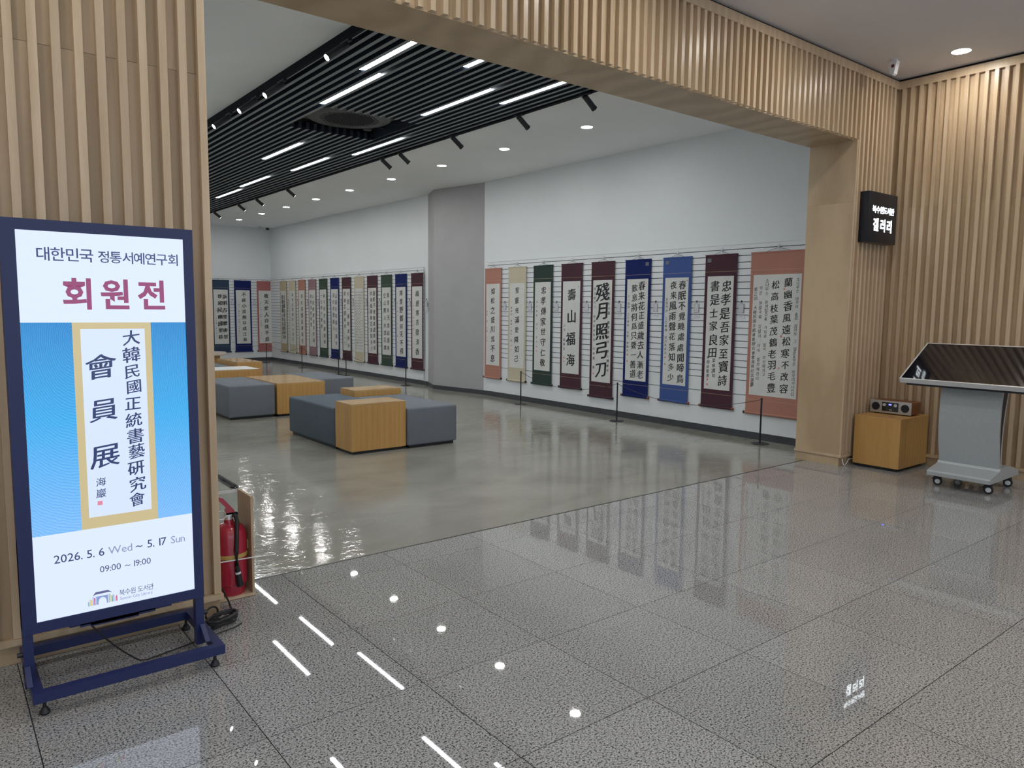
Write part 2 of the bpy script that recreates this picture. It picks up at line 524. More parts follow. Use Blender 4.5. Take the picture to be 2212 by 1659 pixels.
# ------------------------------------------------------------------ lobby right wall
wr = struct('wall_right', B(WX + .05, 6.4, -8.0, -0.05, 0, LZ + .05), M_WHITE)
for y0, y1 in ((-8.0, -5.0), (-5.0, -2.5), (-2.5, -0.066)):
    B(WX + .035, WX + .05, y0 + .0005, y1 - .0005, 0.1, JZ - .0015).build('backing_panel', M_BIRCH2, wr)
    B(WX + .035, WX + .05, y0 + .0005, y1 - .0005, JZ, 3.62).build('backing_panel', M_BIRCH2, wr)
sl_r = B(WX, WX + .035, 0, SW, 0.108, 3.55).mesh('slat', M_BIRCH)
for k in range(-7, 44):
    link('slat', sl_r, wr, (0, -0.704 - 0.0777 * k, 0))
B(WX - .003, WX + .035, -8, YS - .003, 3.55, 3.622).build('top_trim', M_BIRCH, wr)
B(WX + .02, WX + .05, -8, YB - .012, 3.622, LZ).build('shadow_gap', M_VOID, wr)
B(WX - .008, WX + .035, -8, YS - .008, 0.082, 0.106).build('ledge', M_BIRCH, wr)
B(WX + .014, WX + .05, -8, YS + .01, 0, 0.082).build('plinth', M_BIRCH2, wr)

# lobby behind the photographer
# unseen window wall, added behind the photographer to supply cool daylight
bw = MB().box(-4.9, 6.3, -8.2, -8.0, 0, .25).box(-4.9, 6.3, -8.2, -8.0, 3.3, LZ).box(-4.9, -4.4, -8.2, -8.0, .25, 3.3).box(5.6, 6.3, -8.2, -8.0, .25, 3.3)
bw = struct('wall_back', bw, M_WHITE)
for i in range(9):
    B(-4.4 + i * 1.25 - .03, -4.4 + i * 1.25 + .03, -8.15, -8.05, .25, 3.3).build('added_window_mullion', M_ALU, bw)
pl = bpy.data.lights.new('added_window_portal', 'AREA')
pl.shape = 'RECTANGLE'; pl.size = 10.0; pl.size_y = 3.05; pl.cycles.is_portal = True
po = bpy.data.objects.new('added_window_portal', pl); COL.objects.link(po)
po.location = (.6, -8.02, 1.775); po.rotation_euler = (PI / 2, 0, 0)
struct('wall_left', B(-5.0, -4.8, -8.2, 0.345, 0, LZ), M_WHITE)
struct('ceiling_lobby', B(-5.0, 6.4, -8.2, -0.05, LZ, LZ + .1), M_LCEIL)

# ------------------------------------------------------------------ gallery shell
LX0, LX1, LY0, LY1 = 1.145, 3.53, 0.345, 13.7
c = MB()
c.box(GX0, LX0, 0.345, GY1, CZ, CZ + .05).box(LX1, GX1 + .1, 0.345, GY1, CZ, CZ + .05).box(LX0, LX1, LY1, GY1, CZ, CZ + .05)
struct('ceiling', c, M_CEIL)
c = MB()
c.box(LX0 - .05, LX0, LY0, LY1 + .05, CZ + .05, CZ + .5).box(LX1, LX1 + .05, LY0, LY1 + .05, CZ + .05, CZ + .5)
c.box(LX0 - .05, LX1 + .05, LY1, LY1 + .05, CZ + .05, CZ + .5).box(LX0 - .05, LX1 + .05, LY0 - .05, LY0, CZ + .2, CZ + .5)
c.box(LX0 - .1, LX1 + .1, LY0 - .05, LY1 + .05, CZ + .5, CZ + .52)
struct('ceiling_plenum', c, M_VOID)
gr = struct('wall_gallery_right', B(GX1, GX1 + .15, 0.345, GY1 + .1, 0, CZ + .05), M_WHITE)
gf = struct('wall_gallery_far', B(GX0 - .1, GX1, GY1, GY1 + .15, 0, CZ + .05), M_WHITE)
struct('wall_gallery_left', B(GX0 - .15, GX0, 0.345, GY1 + .1, 0, CZ + .05), M_WHITE)
cl = [(GX1, 6.42), (5.65, 7.67), (GX1, 8.25)]
struct('trim_2', MB().prism([(GX1 + .01, 6.42), (5.65, 7.67), (GX1 + .01, 8.25)], 0.07, CZ), M_COLM)
# skirting boards
struct('baseboard_right', B(GX1 - .028, GX1, 0.36, 6.43, 0, 0.072), M_SKIRT)
struct('baseboard_column', MB().prism([(GX1, 6.39), (5.63, 7.67), (GX1, 8.29)], 0, 0.072), M_SKIRT)
struct('baseboard_mid', B(GX1 - .028, GX1, 8.24, GY1, 0, 0.072), M_SKIRT)
struct('baseboard_far', B(GX0, GX1, GY1 - .028, GY1, 0, 0.072), M_SKIRT)

# slatwall: individual boards with real grooves
ZG = [0.080, 0.488] + [0.654 + 0.0744 * k for k in range(21)] + [2.195]
GR = 0.0045
def slatwall(parent, plan, u0, u1):
    if plan == 'x':
        B(GX1 - .010, GX1 + .001, u0 + .004, u1 - .004, ZG[1], ZG[-2] + .004).build('groove_back', M_GROOVE, parent)
    else:
        B(u0, u1, GY1 - .010, GY1 + .001, ZG[1], ZG[-2] + .004).build('groove_back', M_GROOVE, parent)
    for a, b_ in zip(ZG, ZG[1:]):
        g = GR if a > 0.1 else 0
        if plan == 'x':
            B(GX1 - .024, GX1 - .010, u0, u1, a + g, b_ - GR).build('wall_board', M_SLATW, parent)
        else:
            B(u0, u1, GY1 - .024, GY1 - .010, a + g, b_ - GR).build('wall_board', M_SLATW, parent)
slatwall(gr, 'x', 0.36, 6.36)
slatwall(gr, 'x', 8.36, GY1 - .026)
slatwall(gf, 'y', GX0, GX1 - .026)
B(GX1 - .026, GX1 - .0, 0.36, 6.36, 2.192, 2.2).build('top_rail', M_ALU, gr)
B(GX1 - .026, GX1 - .0, 8.36, GY1 - .03, 2.192, 2.2).build('top_rail', M_ALU, gr)
B(GX0, GX1 - .03, GY1 - .026, GY1, 2.192, 2.2).build('top_rail', M_ALU, gf)

# ------------------------------------------------------------------ louvre ceiling
lv = thing('louvre_ceiling', 'long dark louvre ceiling of parallel slats running down the middle of the gallery', 'ceiling grille', ((LX0 + LX1) / 2, LY0, 3.45))
def rel(o, *a):
    return tuple(Vector(a) - o.location)
LPIT, NL = 0.0908, 26
lx = [1.192 + LPIT * k for k in range(NL)]
CAS = (1.83, 2.92, 3.70, 4.72)   # cassette opening x0 x1 y0 y1
LZB = 3.452
def louver(parent, x, y0, y1):
    ox, oy, oz = parent.location
    a = B(x - .018 - ox, x + .018 - ox, y0 - oy, y1 - oy, LZB - oz, LZB + .075 - oz)
    me = a.mesh('slat', M_LOUV_LIT)
    me.materials.append(M_LOUV_SHADE)
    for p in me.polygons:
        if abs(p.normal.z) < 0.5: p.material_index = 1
    link('slat', me, parent)
for x in lx:
    if CAS[0] < x < CAS[1]:
        louver(lv, x, LY0 + .02, CAS[2]); louver(lv, x, CAS[3], LY1 - .02)
    else:
        louver(lv, x, LY0 + .02, LY1 - .02)
ox, oy, oz = lv.location
for xa, xb in ((LX0, LX0 + .03), (LX1 - .045, LX1)):
    B(xa - ox, xb - ox, 0.0, LY1 - oy, 3.435 - oz, 3.56 - oz).build('border_channel', M_BORD, lv)
B(LX0 - ox, LX1 - ox, LY1 - .02 - oy, LY1 - oy, 3.435 - oz, 3.56 - oz).build('border_channel', M_BORD, lv)
hf = MB()
hf.box(CAS[0] - .01 - ox, CAS[0] - ox, CAS[2] - oy, CAS[3] - oy, 3.47 - oz, 3.60 - oz).box(CAS[1] - ox, CAS[1] + .01 - ox, CAS[2] - oy, CAS[3] - oy, 3.455 - oz, 3.60 - oz)
hf.build('opening_frame', M_LOUV_SHADE, lv)
xr = MB()
for y in np.arange(0.8, 13.5, 1.2): xr.box(LX0 - ox, LX1 - ox, y - oy, y + .03 - oy, LZB + .075 - oz, LZB + .1 - oz)
xr.build('cross_rails', M_VOID, lv)

# round-cassette air conditioner
ac = thing('ceiling_air_conditioner', 'dark round-faced air conditioner cassette set in the louvre ceiling', 'air conditioner', (2.37, 4.22, 3.53))
M_ACG = mat('ac_grey', (0.075, 0.08, 0.085), 0.5)
MB().box(-.5, .5, -.47, .47, .03, .07).build('body_panel', M_ACG, ac)
MB().lathe((0, 0, 0), [(.42, .03), (.455, .02), (.46, -.005), (.44, -.015), (.34, -.02)], 48).build('round_cover', M_ACG, ac)
g = MB()
for i in range(-15, 16):
    for j in range(-15, 16):
        x, y = i * .021, j * .021
        if x * x + y * y < .325 ** 2 and (x * x + y * y < .27 ** 2 or (i + j) % 2 == 0):
            g.box(x - .006, x + .006, y - .006, y + .006, -.0225, -.0195)
tag(g.build('air_holes', M_VOID, ac), kind='stuff')
for sx, sy in ((-1, -1), (1, 1), (-1, 1), (1, -1)):
    MB().lathe((sx * .43, sy * .40, 0), [(.0, -.0), (.05, -.0), (.055, .03)], 20).build('corner_cap', M_ACG, ac)

# linear lamps in the louvre gaps
def gap_x(x):
    k = round((x - lx[0]) / LPIT - .5)
    return lx[0] + LPIT * (k + .5)
LIN = [(1.60, 1.17, 2.42, 'leftmost one cut by the beam'), (1.80, 2.44, 3.64, 'one just before the round air conditioner'),
       (2.31, 5.55, 6.80, 'one just past the round air conditioner'), (2.93, 6.19, 7.38, 'middle one beyond the air conditioner'),
       (2.83, 8.16, 9.38, 'farther one in the back half'), (2.98, 9.78, 11.0, 'farthest one by the back of the ceiling'),
       (3.13, 4.46, 5.72, 'right border one beside the air conditioner'), (2.77, 2.17, 3.37, 'right of centre before the air conditioner'),
       (3.13, 1.28, 2.48, 'one at the right border nearest the beam'), (2.23, 0.57, 1.79, 'one mostly hidden by the beam')]
for n, (x, y0, y1, txt) in enumerate(LIN):
    gx = gap_x(x)
    t = thing('linear_light', 'white linear light in the louvre, ' + txt, 'light', (gx, (y0 + y1) / 2, 3.47), 0, 'linear lights in the louvre ceiling')
    h = (y1 - y0) / 2
    MB().box(-.028, .028, -h, h, 0.004, .03).build('housing', M_PLAST, t)
    MB().prism([(-.026, 0.004), (-.026, -.004), (-.016, -.012), (.016, -.012), (.026, -.004), (.026, 0.004)], -h + .01, h - .01, 'y').build('diffuser', M_LN, t)

# spotlights on both borders
def spot(x, y, dirx, txt, grp, ln=.15):
    t = thing('spotlight', 'black cylinder spotlight ' + txt, 'spotlight', (x, y, 3.44), 0, grp)
    MB().rbox(-.018, .018, -.075, .075, -.022, -.0, .004, 1).build('track_adapter', M_BLACK, t)
    MB().cyl((0, 0, -.02), (0, 0, -.04), .010, n=10).build('neck', M_BLACK, t)
    d = Vector((dirx, 0, -0.62)).normalized()
    p = Vector((0, 0, -.035))
    MB().cyl(p - d * .012, p + d * (ln - .015), .027, n=22).cyl(p + d * (ln - .015), p + d * ln, .030, n=22).build('barrel', M_BLACK, t)
    MB().cyl(p + d * (ln + .0005), p + d * (ln + .002), .024, n=22).build('lens', M_SP, t)
RS = [1.62, 2.60, 3.82, 5.04, 5.52, 8.85, 10.35, 11.35, 12.9]
words = ['nearest the beam corner', 'second from the beam', 'third from the beam', 'fourth from the beam', 'fifth from the beam', 'sixth from the beam', 'seventh from the beam', 'eighth from the beam', 'farthest from the beam']
for y, wd in zip(RS, words):
    spot(3.485, y, 0.85, 'on the right louvre border, ' + wd, 'spotlights along the right louvre border')
for y, wd in zip([1.80, 3.08, 3.76, 4.55], ['nearest the beam', 'second from the beam', 'third from the beam', 'farthest before the timber wall edge']):
    spot(1.165, y, -0.78, 'with lit lens on left louvre border, ' + wd, 'spotlights along the left louvre border', .20)

# recessed downlights
def downlight(x, y, z, r, lens, label, grp):
    t = thing('downlight', label, 'light', (x, y, z), 0, grp)
    MB().lathe((0, 0, 0), [(r, -.001), (r + .004, -.004), (r + .011, -.003), (r + .012, 0.0)], 32).build('trim_ring', M_PLAST, t)
    MB().lathe((0, 0, 0), [(0.0001, -.003), (r * .7, -.003), (r, -.0015)], 32).build('lens', lens, t)
GD = [2.72, 4.25, 5.74, 7.23, 8.73, 10.17, 11.67, 13.11, 14.63]
gw = ['nearest the beam', 'second from the beam', 'third from the beam', 'fourth from the beam', 'fifth and middle of the row', 'sixth from the beam', 'seventh from the beam', 'eighth from the beam', 'farthest in the corner']
for y, wd in zip(GD, gw):
    downlight(4.567, y, CZ, .062, M_DL, 'round gallery downlight by the scroll wall, ' + wd, 'gallery downlights')
for y in GD:
    downlight(0.10, y, CZ, .062, M_DL, 'round gallery downlight left of the louvre ceiling, ' + gw[GD.index(y)], 'gallery downlights on the left side')
for i, x in enumerate([5.556, 3.786, 2.016, 0.246, -1.524, -3.294]):
    for j, y in enumerate([-0.78, -2.60, -4.42, -6.24]):
        lab = 'round recessed lobby downlight'
        if j == 0 and i == 0: lab = 'bright lobby downlight nearest the slatted corner'
        elif j == 0 and i == 1: lab = 'lobby downlight cut by the top edge of the picture'
        else: lab = 'unseen lobby downlight, %s from the slatted right wall, %s row' % (('nearest', 'second', 'third', 'fourth', 'fifth', 'farthest')[i], ('front', 'second', 'third', 'back')[j])
        downlight(x, y, LZ, .07, M_LL, lab, 'lobby downlights')

# small ceiling devices
t = thing('motion_sensor', 'white wedge-shaped motion sensor on the lobby ceiling by the slatted corner', 'sensor', (5.34, -0.33, LZ))
MB().cyl((0, 0, 0), (0, 0, -.022), .028, n=20).build('mounting_base', M_PLAST, t)
MB().prism([(-.032, -.018), (.03, -.018), (.036, -.05), (.024, -.12), (.004, -.135), (-.012, -.125), (-.022, -.07)], -.03, .03, 'x').build('sensor_head', M_PLAST, t)
MB().box(-.033, -.030, -.012, .012, -.075, -.05).build('sensor_eye', mat('dark_red', (0.12, 0.01, 0.015), 0.3), t)
for x, wd in ((5.50, 'left one, white bullet camera'), (5.70, 'right one, dark dome camera in the corner')):
    dome = x > 5.6
    t = thing('security_camera', 'small ceiling camera at the far gallery wall, ' + wd, 'camera', (x, 15.85, CZ))
    MB().cyl((0, 0, 0), (0, 0, -.02), .045, n=20).build('mounting_base', M_PLAST, t)
    if dome:
        MB().lathe((0, 0, -.02), [(.045, 0), (.04, -.03), (.022, -.05), (.001, -.056)], 20).build('dome', M_BLACK, t)
    else:
        MB().cyl((0, .03, -.05), (-.03, -.10, -.075), .024, n=16).cyl((0, 0, -.02), (0, 0, -.05), .01, n=10).build('camera_body', M_PLAST, t)
for y, x, wd in ((12.1, 3.9, 'nearer of two, beside the end of the louvre'), (12.95, 3.98, 'farther of two, beside the end of the louvre')):
    t = thing('smoke_detector', 'small round white smoke detector, ' + wd, 'smoke detector', (x, y, CZ))
    MB().lathe((0, 0, 0), [(.05, 0), (.05, -.012), (.04, -.03), (.02, -.034), (.001, -.034)], 20).build('detector_cap', M_PLAST, t)

# ------------------------------------------------------------------ hanging scrolls
C_ = dict(salmon=((0.44, 0.215, 0.165), 'salmon'), cream=((0.56, 0.51, 0.385), 'cream'), tan=((0.50, 0.40, 0.27), 'tan'), green=((0.033, 0.056, 0.050), 'dark green'),
          lgreen=((0.048, 0.078, 0.06), 'moss green'), maroon=((0.072, 0.032, 0.044), 'maroon'), navy=((0.008, 0.018, 0.115), 'navy blue'),
          blue=((0.055, 0.10, 0.29), 'mid blue'), mauve=((0.30, 0.19, 0.21), 'mauve'), slate=((0.035, 0.06, 0.11), 'slate blue'), rose=((0.40, 0.15, 0.15), 'rose pink'))
def cloth_mat(k):
    return mat('scroll_cloth_' + k, C_[k][0], 0.8, spec=0.2, noise=(120, 0.10))
M_KNOBD = mat('dark_wood_knob', (0.02, 0.012, 0.012), 0.3)
M_KNOBR = mat('red_wood_knob', (0.22, 0.06, 0.03), 0.3)
rs = random.Random(3)
def scroll(loc, rz, wd, ck, cols, label, grp, top=2.085, bot=0.30, knob=None, seals=(), tilt=0.0, paper=None):
    """cols: (text, u, v0, v1, size, weight, kind)"""
    t = thing('hanging_scroll', label, 'scroll', loc, rz, grp)
    t.rotation_euler[1] = tilt
    cm = cloth_mat(ck)
    h = wd / 2
    MB().box(-h, h, -.0015, .0015, bot, top).build('cloth_mount', cm, t)
    MB().box(-h - .002, h + .002, -.006, .006, top - .005, top + .009).build('top_rod', cm, t)
    MB().cyl((-h, -.003, bot), (h, -.003, bot), .015, n=14).build('bottom_roller', cm, t)
    kb = MB()
    for s in (-1, 1):
        kb.cyl((s * h, -.003, bot), (s * (h + .022), -.003, bot), .0155, .0165, n=14)
    kb.build('roller_knobs', knob or M_KNOBD, t)
    MB().tube([(-h * .45, 0, top + .008), (0, -.002, top + .045), (h * .45, 0, top + .008)], .0018, 6).build('hanging_cord', M_BLACK, t)
    MB().cyl((0, .006, top + .05), (0, -.012, top + .045), .0035, n=8).box(-.0035, .0035, -.012, -.008, top + .035, top + .075).box(-.008, .008, .004, .008, top + .035, top + .085).build('wall_hook', M_ALU, t)
    pw = wd - .08; ph = pw / 2
    pt, pb = (top - .242, bot + .205)
    B(-ph, ph, -.0028, -.0015, pb, pt).build('paper', M_PAPER, t)
    for z in (top - .19, pb - .055):
        B(-h, h, -.0022, -.0015, z, z + .0025).build('gold_strip', M_GOLD, t)
    H = pt - pb
    for text, u, v0, v1, size, off, kind in cols:
        X_ = TX(off * 1.15)
        X_.column(text, -ph + u * pw, pt - v0 * H, pt - v1 * H, size, 0, True, 1.0, -.0034, rs)
        wo = X_.build('writing_column' if kind == 'b' else 'small_writing_column', M_INK, t)
        if kind != 'b': tag(wo, kind='stuff')
    if seals:
        s = MB()
        for u, v, sz in seals:
            x, z = -ph + u * pw, pt - v * H
            s.box(x - sz / 2, x + sz / 2, -.0036, -.0028, z - sz / 2, z + sz / 2)
            s2 = sz * .3
        s.build('red_seals', M_SEAL, t)
    return t

def one(text, size=.125, off=.022, u=.55, v0=.03, v1=.97, small=None, su=.13, sv=(.33, .75), ss=.036):
    r = [(text, u, v0, v1, size, off, 'b')]
    if small: r.append((small, su, sv[0], sv[1], ss, .008, 's'))
    return r

XS = 5.838
RW = -PI / 2
GRP_R = 'scrolls on the slatted wall near the opening'
RIGHT = [
 (6.17, 'salmon', one('如松之盛川流不息', .115, .024, .5, .03, .97, '老雲 書 主鹿', .06, (.32, .60), .03), 'salmon hanging scroll beside the grey column, one column of writing', [(.06, .66, .018), (.06, .70, .018)]),
 (5.54, 'cream', one('聖靈充滿愛隣如己', .105, .020, .5, .03, .95, '聖經句 春風 海軒 書', .12, (.27, .70), .032), 'pale cream hanging scroll, second from the grey column', [(.12, .74, .018), (.12, .79, .016), (.86, .07, .014)]),
 (4.925, 'green', one('忠孝傳家世守仁敬', .120, .024, .55, .03, .97, '丙午春節 洪川 茂永', .14, (.20, .70), .032), 'dark green hanging scroll with eight large characters in one column', [(.14, .73, .02), (.14, .78, .02), (.88, .07, .014)]),
 (4.295, 'maroon', one('壽山福海', .185, .026, .52, .03, .97, '山河 童壽岩', .12, (.45, .76), .045), 'maroon hanging scroll with four very large characters', [(.12, .83, .026), (.12, .87, .02), (.9, .06, .016)]),
 (3.675, 'maroon', [('殘月照弓刀', .5, .02, .97, .24, .030, 'b'), ('水國秋光暮 驚寒雁陣高 憂心轉輾夜', .86, .11, .90, .045, .010, 's'), ('殘月照弓刀 李舜臣將軍詩 中海巖 書', .10, .06, .88, .040, .008, 's')], 'maroon hanging scroll, longest of the wall, with five bold characters in the middle', [(.1, .92, .018), (.86, .07, .014)]),
 (3.04, 'navy', [('春来花正盛歲去人漸老', .72, .02, .98, .113, .020, 'b'), ('歎息將何爲只要一善道', .38, .04, .98, .108, .020, 'b'), ('只一堂詩 乙巳晚秋 木雲 蔡暎玉', .09, .15, .72, .036, .008, 's')], 'navy blue hanging scroll with two columns and red roller ends', [(.09, .745, .024), (.09, .81, .02), (.93, .04, .012)]),
 (2.40, 'blue', [('春眠不覺曉處處聞啼鳥', .76, .02, .98, .110, .020, 'b'), ('夜来風雨聲花落知多少', .37, .02, .98, .110, .020, 'b'), ('孟浩然詩 乙巳晚秋 洪川道成人', .09, .18, .72, .040, .009, 's')], 'brighter mid blue hanging scroll with two columns of writing', [(.09, .745, .02), (.09, .81, .02), (.95, .03, .014)]),
 (1.76, 'maroon', [('忠孝是吾家至寶詩', .73, .03, .97, .135, .022, 'b'), ('書是士家良田', .30, .03, .73, .130, .022, 'b'), ('菜根譚句', .36, .72, .90, .052, .012, 's'), ('時酉徐聖善', .13, .70, .90, .045, .010, 's')], 'maroon hanging scroll beside the wide salmon one, two columns of large characters', [(.13, .915, .022), (.13, .96, .022)]),
]
for y, ck, cols, lab, seals in RIGHT:
    big = y == 3.675
    scroll((XS, y, 0), RW, .44, ck, cols, lab, GRP_R, bot=.24 if big else .312, knob=M_KNOBR if y < 3.2 else M_KNOBD, seals=seals)
w9 = [('소나무는 아무리 홀로 살아도 그 얼굴표정은 마무리아니한다', .93, .03, .98, .042, .010, 's'), ('蘭幽香風遠松寒不改容', .745, .02, .97, .103, .018, 'b'),
      ('松高枝葉茂鶴老羽毛豊', .475, .04, .97, .100, .018, 'b'), ('소나무는 늙어질수록 가지와 잎이 무성해지고', .30, .03, .84, .045, .010, 's'),
      ('학은 늙을수록 깃털이 더욱 풍성해진다', .175, .09, .88, .045, .010, 's'), ('第三回 大韓民國正統書藝硏究會會員展記念海巖', .06, .10, .93, .045, .010, 's')]
scroll((XS, 1.03, 0), RW, .66, 'salmon', w9, 'widest salmon scroll, partly hidden behind the opening edge, with Korean and Chinese columns', GRP_R, bot=.30, seals=[(.66, .12, .018), (.64, .50, .022), (.62, .76, .016), (.05, .89, .02), (.04, .93, .018)])

GRP_M = 'scrolls on the slatted wall beyond the column'
dense = '春種一粒粟秋收萬顆子四海無閑田農夫猶餓死鋤禾日當午汗滴禾下土誰知盤中飧粒粒皆辛苦'
MID = [
 (8.55, 'maroon', one('梅經寒苦發淸香', .125, .022, .52, .03, .97, '海軒 書於明齋', .12, (.24, .62), .032), 'maroon scroll right against the grey column on its far side'),
 (9.16, 'navy', one('閑雲野鶴何天不飛', .125, .022, .55, .03, .98, '丙午春月 洪川 書', .13, (.20, .74), .032), 'navy blue scroll just behind a rope post, second beyond the column'),
 (9.74, 'lgreen', [('萬里靑天雲起雨來', .70, .06, .95, .105, .018, 'b'), ('空山無人水流花開', .32, .06, .95, .105, .018, 'b')], 'moss green scroll with two columns, third beyond the column'),
 (10.345, 'maroon', [('春眠不覺曉處處聞啼鳥', .74, .04, .96, .105, .016, 'b'), ('夜來風雨聲花落知多少', .38, .04, .97, .100, .016, 'b'), ('乙巳晚秋 竹軒 書', .1, .2, .65, .034, .008, 's')], 'maroon scroll between the moss green one and the one of dense small writing'),
 (10.94, 'cream', [(dense[i * 7:i * 7 + 21] if i < 3 else dense[i * 4:i * 4 + 21], .10 + i * .155, .04, .92 if i % 2 else .97, .036, .006, 's') for i in range(6)], 'cream scroll covered with six columns of dense small writing'),
 (11.545, 'maroon', [('不是一番寒徹骨爭', .74, .03, .98, .105, .016, 'b'), ('得梅花撲鼻香', .28, .03, .66, .105, .016, 'b'), ('乙巳年晚秋', .44, .74, .93, .036, .008, 's'), ('東溪鄭 書印', .22, .70, .93, .040, .008, 's')], 'maroon scroll behind the post where two ropes end'),
 (12.145, 'navy', [('山高自有客行路水', .70, .05, .95, .105, .016, 'b'), ('深自有渡船人', .34, .05, .70, .105, .016, 'b'), ('乙巳晚秋', .42, .74, .90, .03, .008, 's')], 'navy blue scroll between a maroon one and a moss green one'),
 (12.765, 'lgreen', [('桐千年老恒藏曲梅', .68, .05, .95, .105, .016, 'b'), ('一生寒不賣香', .24, .05, .68, .100, .016, 'b'), ('丙午春 仁山', .32, .74, .94, .03, .008, 's')], 'moss green scroll with a mauve scroll on its far side'),
 (13.385, 'mauve', [('心田積德客落堂福', .68, .06, .94, .100, .016, 'b'), ('地安長家和堂', .30, .06, .66, .095, .016, 'b'), ('乙巳秋節 書', .40, .74, .92, .03, .008, 's')], 'mauve scroll, the only one of its colour'),
 (14.015, 'salmon', one('淸安淡情益壽年生', .115, .020, .52, .05, .97), 'salmon scroll beyond the mauve one'),
 (14.615, 'cream', one('壽如紅葉舞雲心自落花', .085, .016, .55, .03, .95, '丙午春 松齋', .14, (.3, .58), .03), 'plain cream scroll, second from the far corner'),
 (15.205, 'tan', [('花香蝶自來水深魚極樂', .66, .08, .92, .115, .030, 'b'), ('開樂雲歸山鳥返巢林深', .32, .08, .92, .110, .030, 'b')], 'tan scroll in the far corner with crowded bold seal script'),
]
for y, ck, cols, lab in MID:
    scroll((XS, y, 0), RW, .44, ck, cols, lab, GRP_M, bot=.285, seals=[(.13, .80, .018), (.13, .85, .016)] if len(cols) == 2 and ck not in ('tan', 'lgreen') else ())
GRP_F = 'scrolls on the far end wall'
YF = GY1 - .046
FAR = [
 (5.71, 'rose', one('敬天愛人自强不息', .125, .024, .56, .04, .98, '丙午春月 慈雲 崔美暎', .14, (.22, .68), .032), 'rose pink scroll on the far end wall next to the corner'),
 (5.115, 'navy', one('不積小流無以成江海', .115, .022, .56, .03, .98, '荀子 勸學篇 明熙 尹昌書', .18, (.25, .78), .034), 'navy blue scroll on the far end wall left of the rose pink one'),
 (4.55, 'slate', [('訴明古聖聽術智', .76, .06, .93, .125, .034, 'b'), ('尊和民幽綠聖銘', .42, .06, .93, .125, .034, 'b'), ('八十翁 仁山金書 道洪', .14, .26, .78, .032, .008, 's')], 'slate blue scroll with bold seal script beside the timber wall edge'),
 (3.95, 'maroon', one('德不孤必有隣和', .12, .022, .5, .04, .96), 'maroon scroll on the far end wall hidden behind the timber wall'),
 (3.35, 'green', one('知足者常樂無爭', .12, .022, .5, .04, .96), 'dark green scroll on the far end wall hidden behind the timber wall'),
]
for x, ck, cols, lab in FAR:
    scroll((x, YF, 0), 0, .44, ck, cols, lab, GRP_F, top=2.10, bot=.255, seals=[(.14, .80, .02), (.14, .85, .018)])

# caption tags next to the scrolls
M_TAG = mat('tag_card', (0.74, 0.76, 0.80), 0.35)
M_TAGE = mat('tag_edge', (0.20, 0.21, 0.26), 0.5)
def captions(loc, rz, what, n):
    t = thing('caption_tag', 'hanging caption tag right of the ' + what, 'tag', loc, rz, 'caption tags hung beside the scrolls')
    MB().box(-.036, .036, -.006, -.001, -.055, .05).build('sleeve', M_TAGE, t)
    MB().box(-.032, .032, -.0072, -.006, -.051, .046).build('card', M_TAG, t)
    x = TX()
    for i in range(4): x.column('作品解說書藝展示會員', -.022 + i * .0145, .042, -.046, .0085, .0, False, 1, -.0078)
    x.build('printed_lines', mat('print_grey', (0.22, 0.23, 0.27), 0.7), t)
    MB().tube([(-.012, -.003, .05), (0, -.004, .072), (.012, -.003, .05)], .0016, 5).cyl((0, .008, .074), (0, -.012, .074), .004, n=8).box(-.006, .006, -.004, .006, .066, .088).build('hook', M_BLACK, t)
    t2 = thing('label_plate', 'small white name plate right of the ' + what, 'label', (loc[0], loc[1], loc[2] - .098), rz, 'name plates under the caption tags')
    MB().box(-.046, .046, -.007, 0.002, -.018, .018).build('plate', M_TAG, t2)
    x = TX(); x.line('作家 書藝', 0, -.003, .012, .0, .1, y=-.0078); x.build('plate_text', mat('print_grey', (0.22, 0.23, 0.27), 0.7), t2)
SR = ['salmon scroll by the grey column', 'cream scroll near the column', 'dark green scroll', 'four-character maroon scroll', 'longest maroon scroll', 'navy scroll with red knobs', 'mid blue scroll', 'last maroon scroll']
for i, (y, ck, cols, lab, seals) in enumerate(RIGHT):
    captions((GX1 - .027, y - .30 if y > 1.9 else y - .285, 1.475), RW, SR[i], i)
SM_ = ['maroon scroll touching the column', 'navy scroll behind a post', 'nearer moss green scroll', 'maroon scroll past the moss green one', 'dense cream scroll', 'maroon scroll past the dense cream one', 'farther navy scroll', 'farther moss green scroll', 'mauve scroll', 'salmon scroll past the mauve one', 'plain cream scroll near the corner', 'tan corner scroll']
for i, (y, ck, cols, lab) in enumerate(MID):
    captions((GX1 - .027, y - .305, 1.525), RW, SM_[i], i)
SF = ['rose pink scroll', 'navy scroll on the end wall', 'slate blue scroll']
for i, (x, ck, cols, lab) in enumerate(FAR[:3]):
    captions((x + .30, GY1 - .027, 1.535), 0, SF[i], i)
# small clear stickers on three scroll heads
for y, s, wd in ((3.04, .155, 'navy'), (2.40, -.155, 'mid blue'), (1.76, -.165, 'two-column maroon')):
    t = MB().box(-.027, .027, -.0026, -.0016, -.022, .022).build('sticker', mat('sticker_grey', (0.13, 0.15, 0.19), 0.3), None, (XS - .001, y - s, 2.03), RW)
    tag(t, 'small grey sticker on the head of the ' + wd + ' scroll', 'sticker', 'stickers on scroll heads')

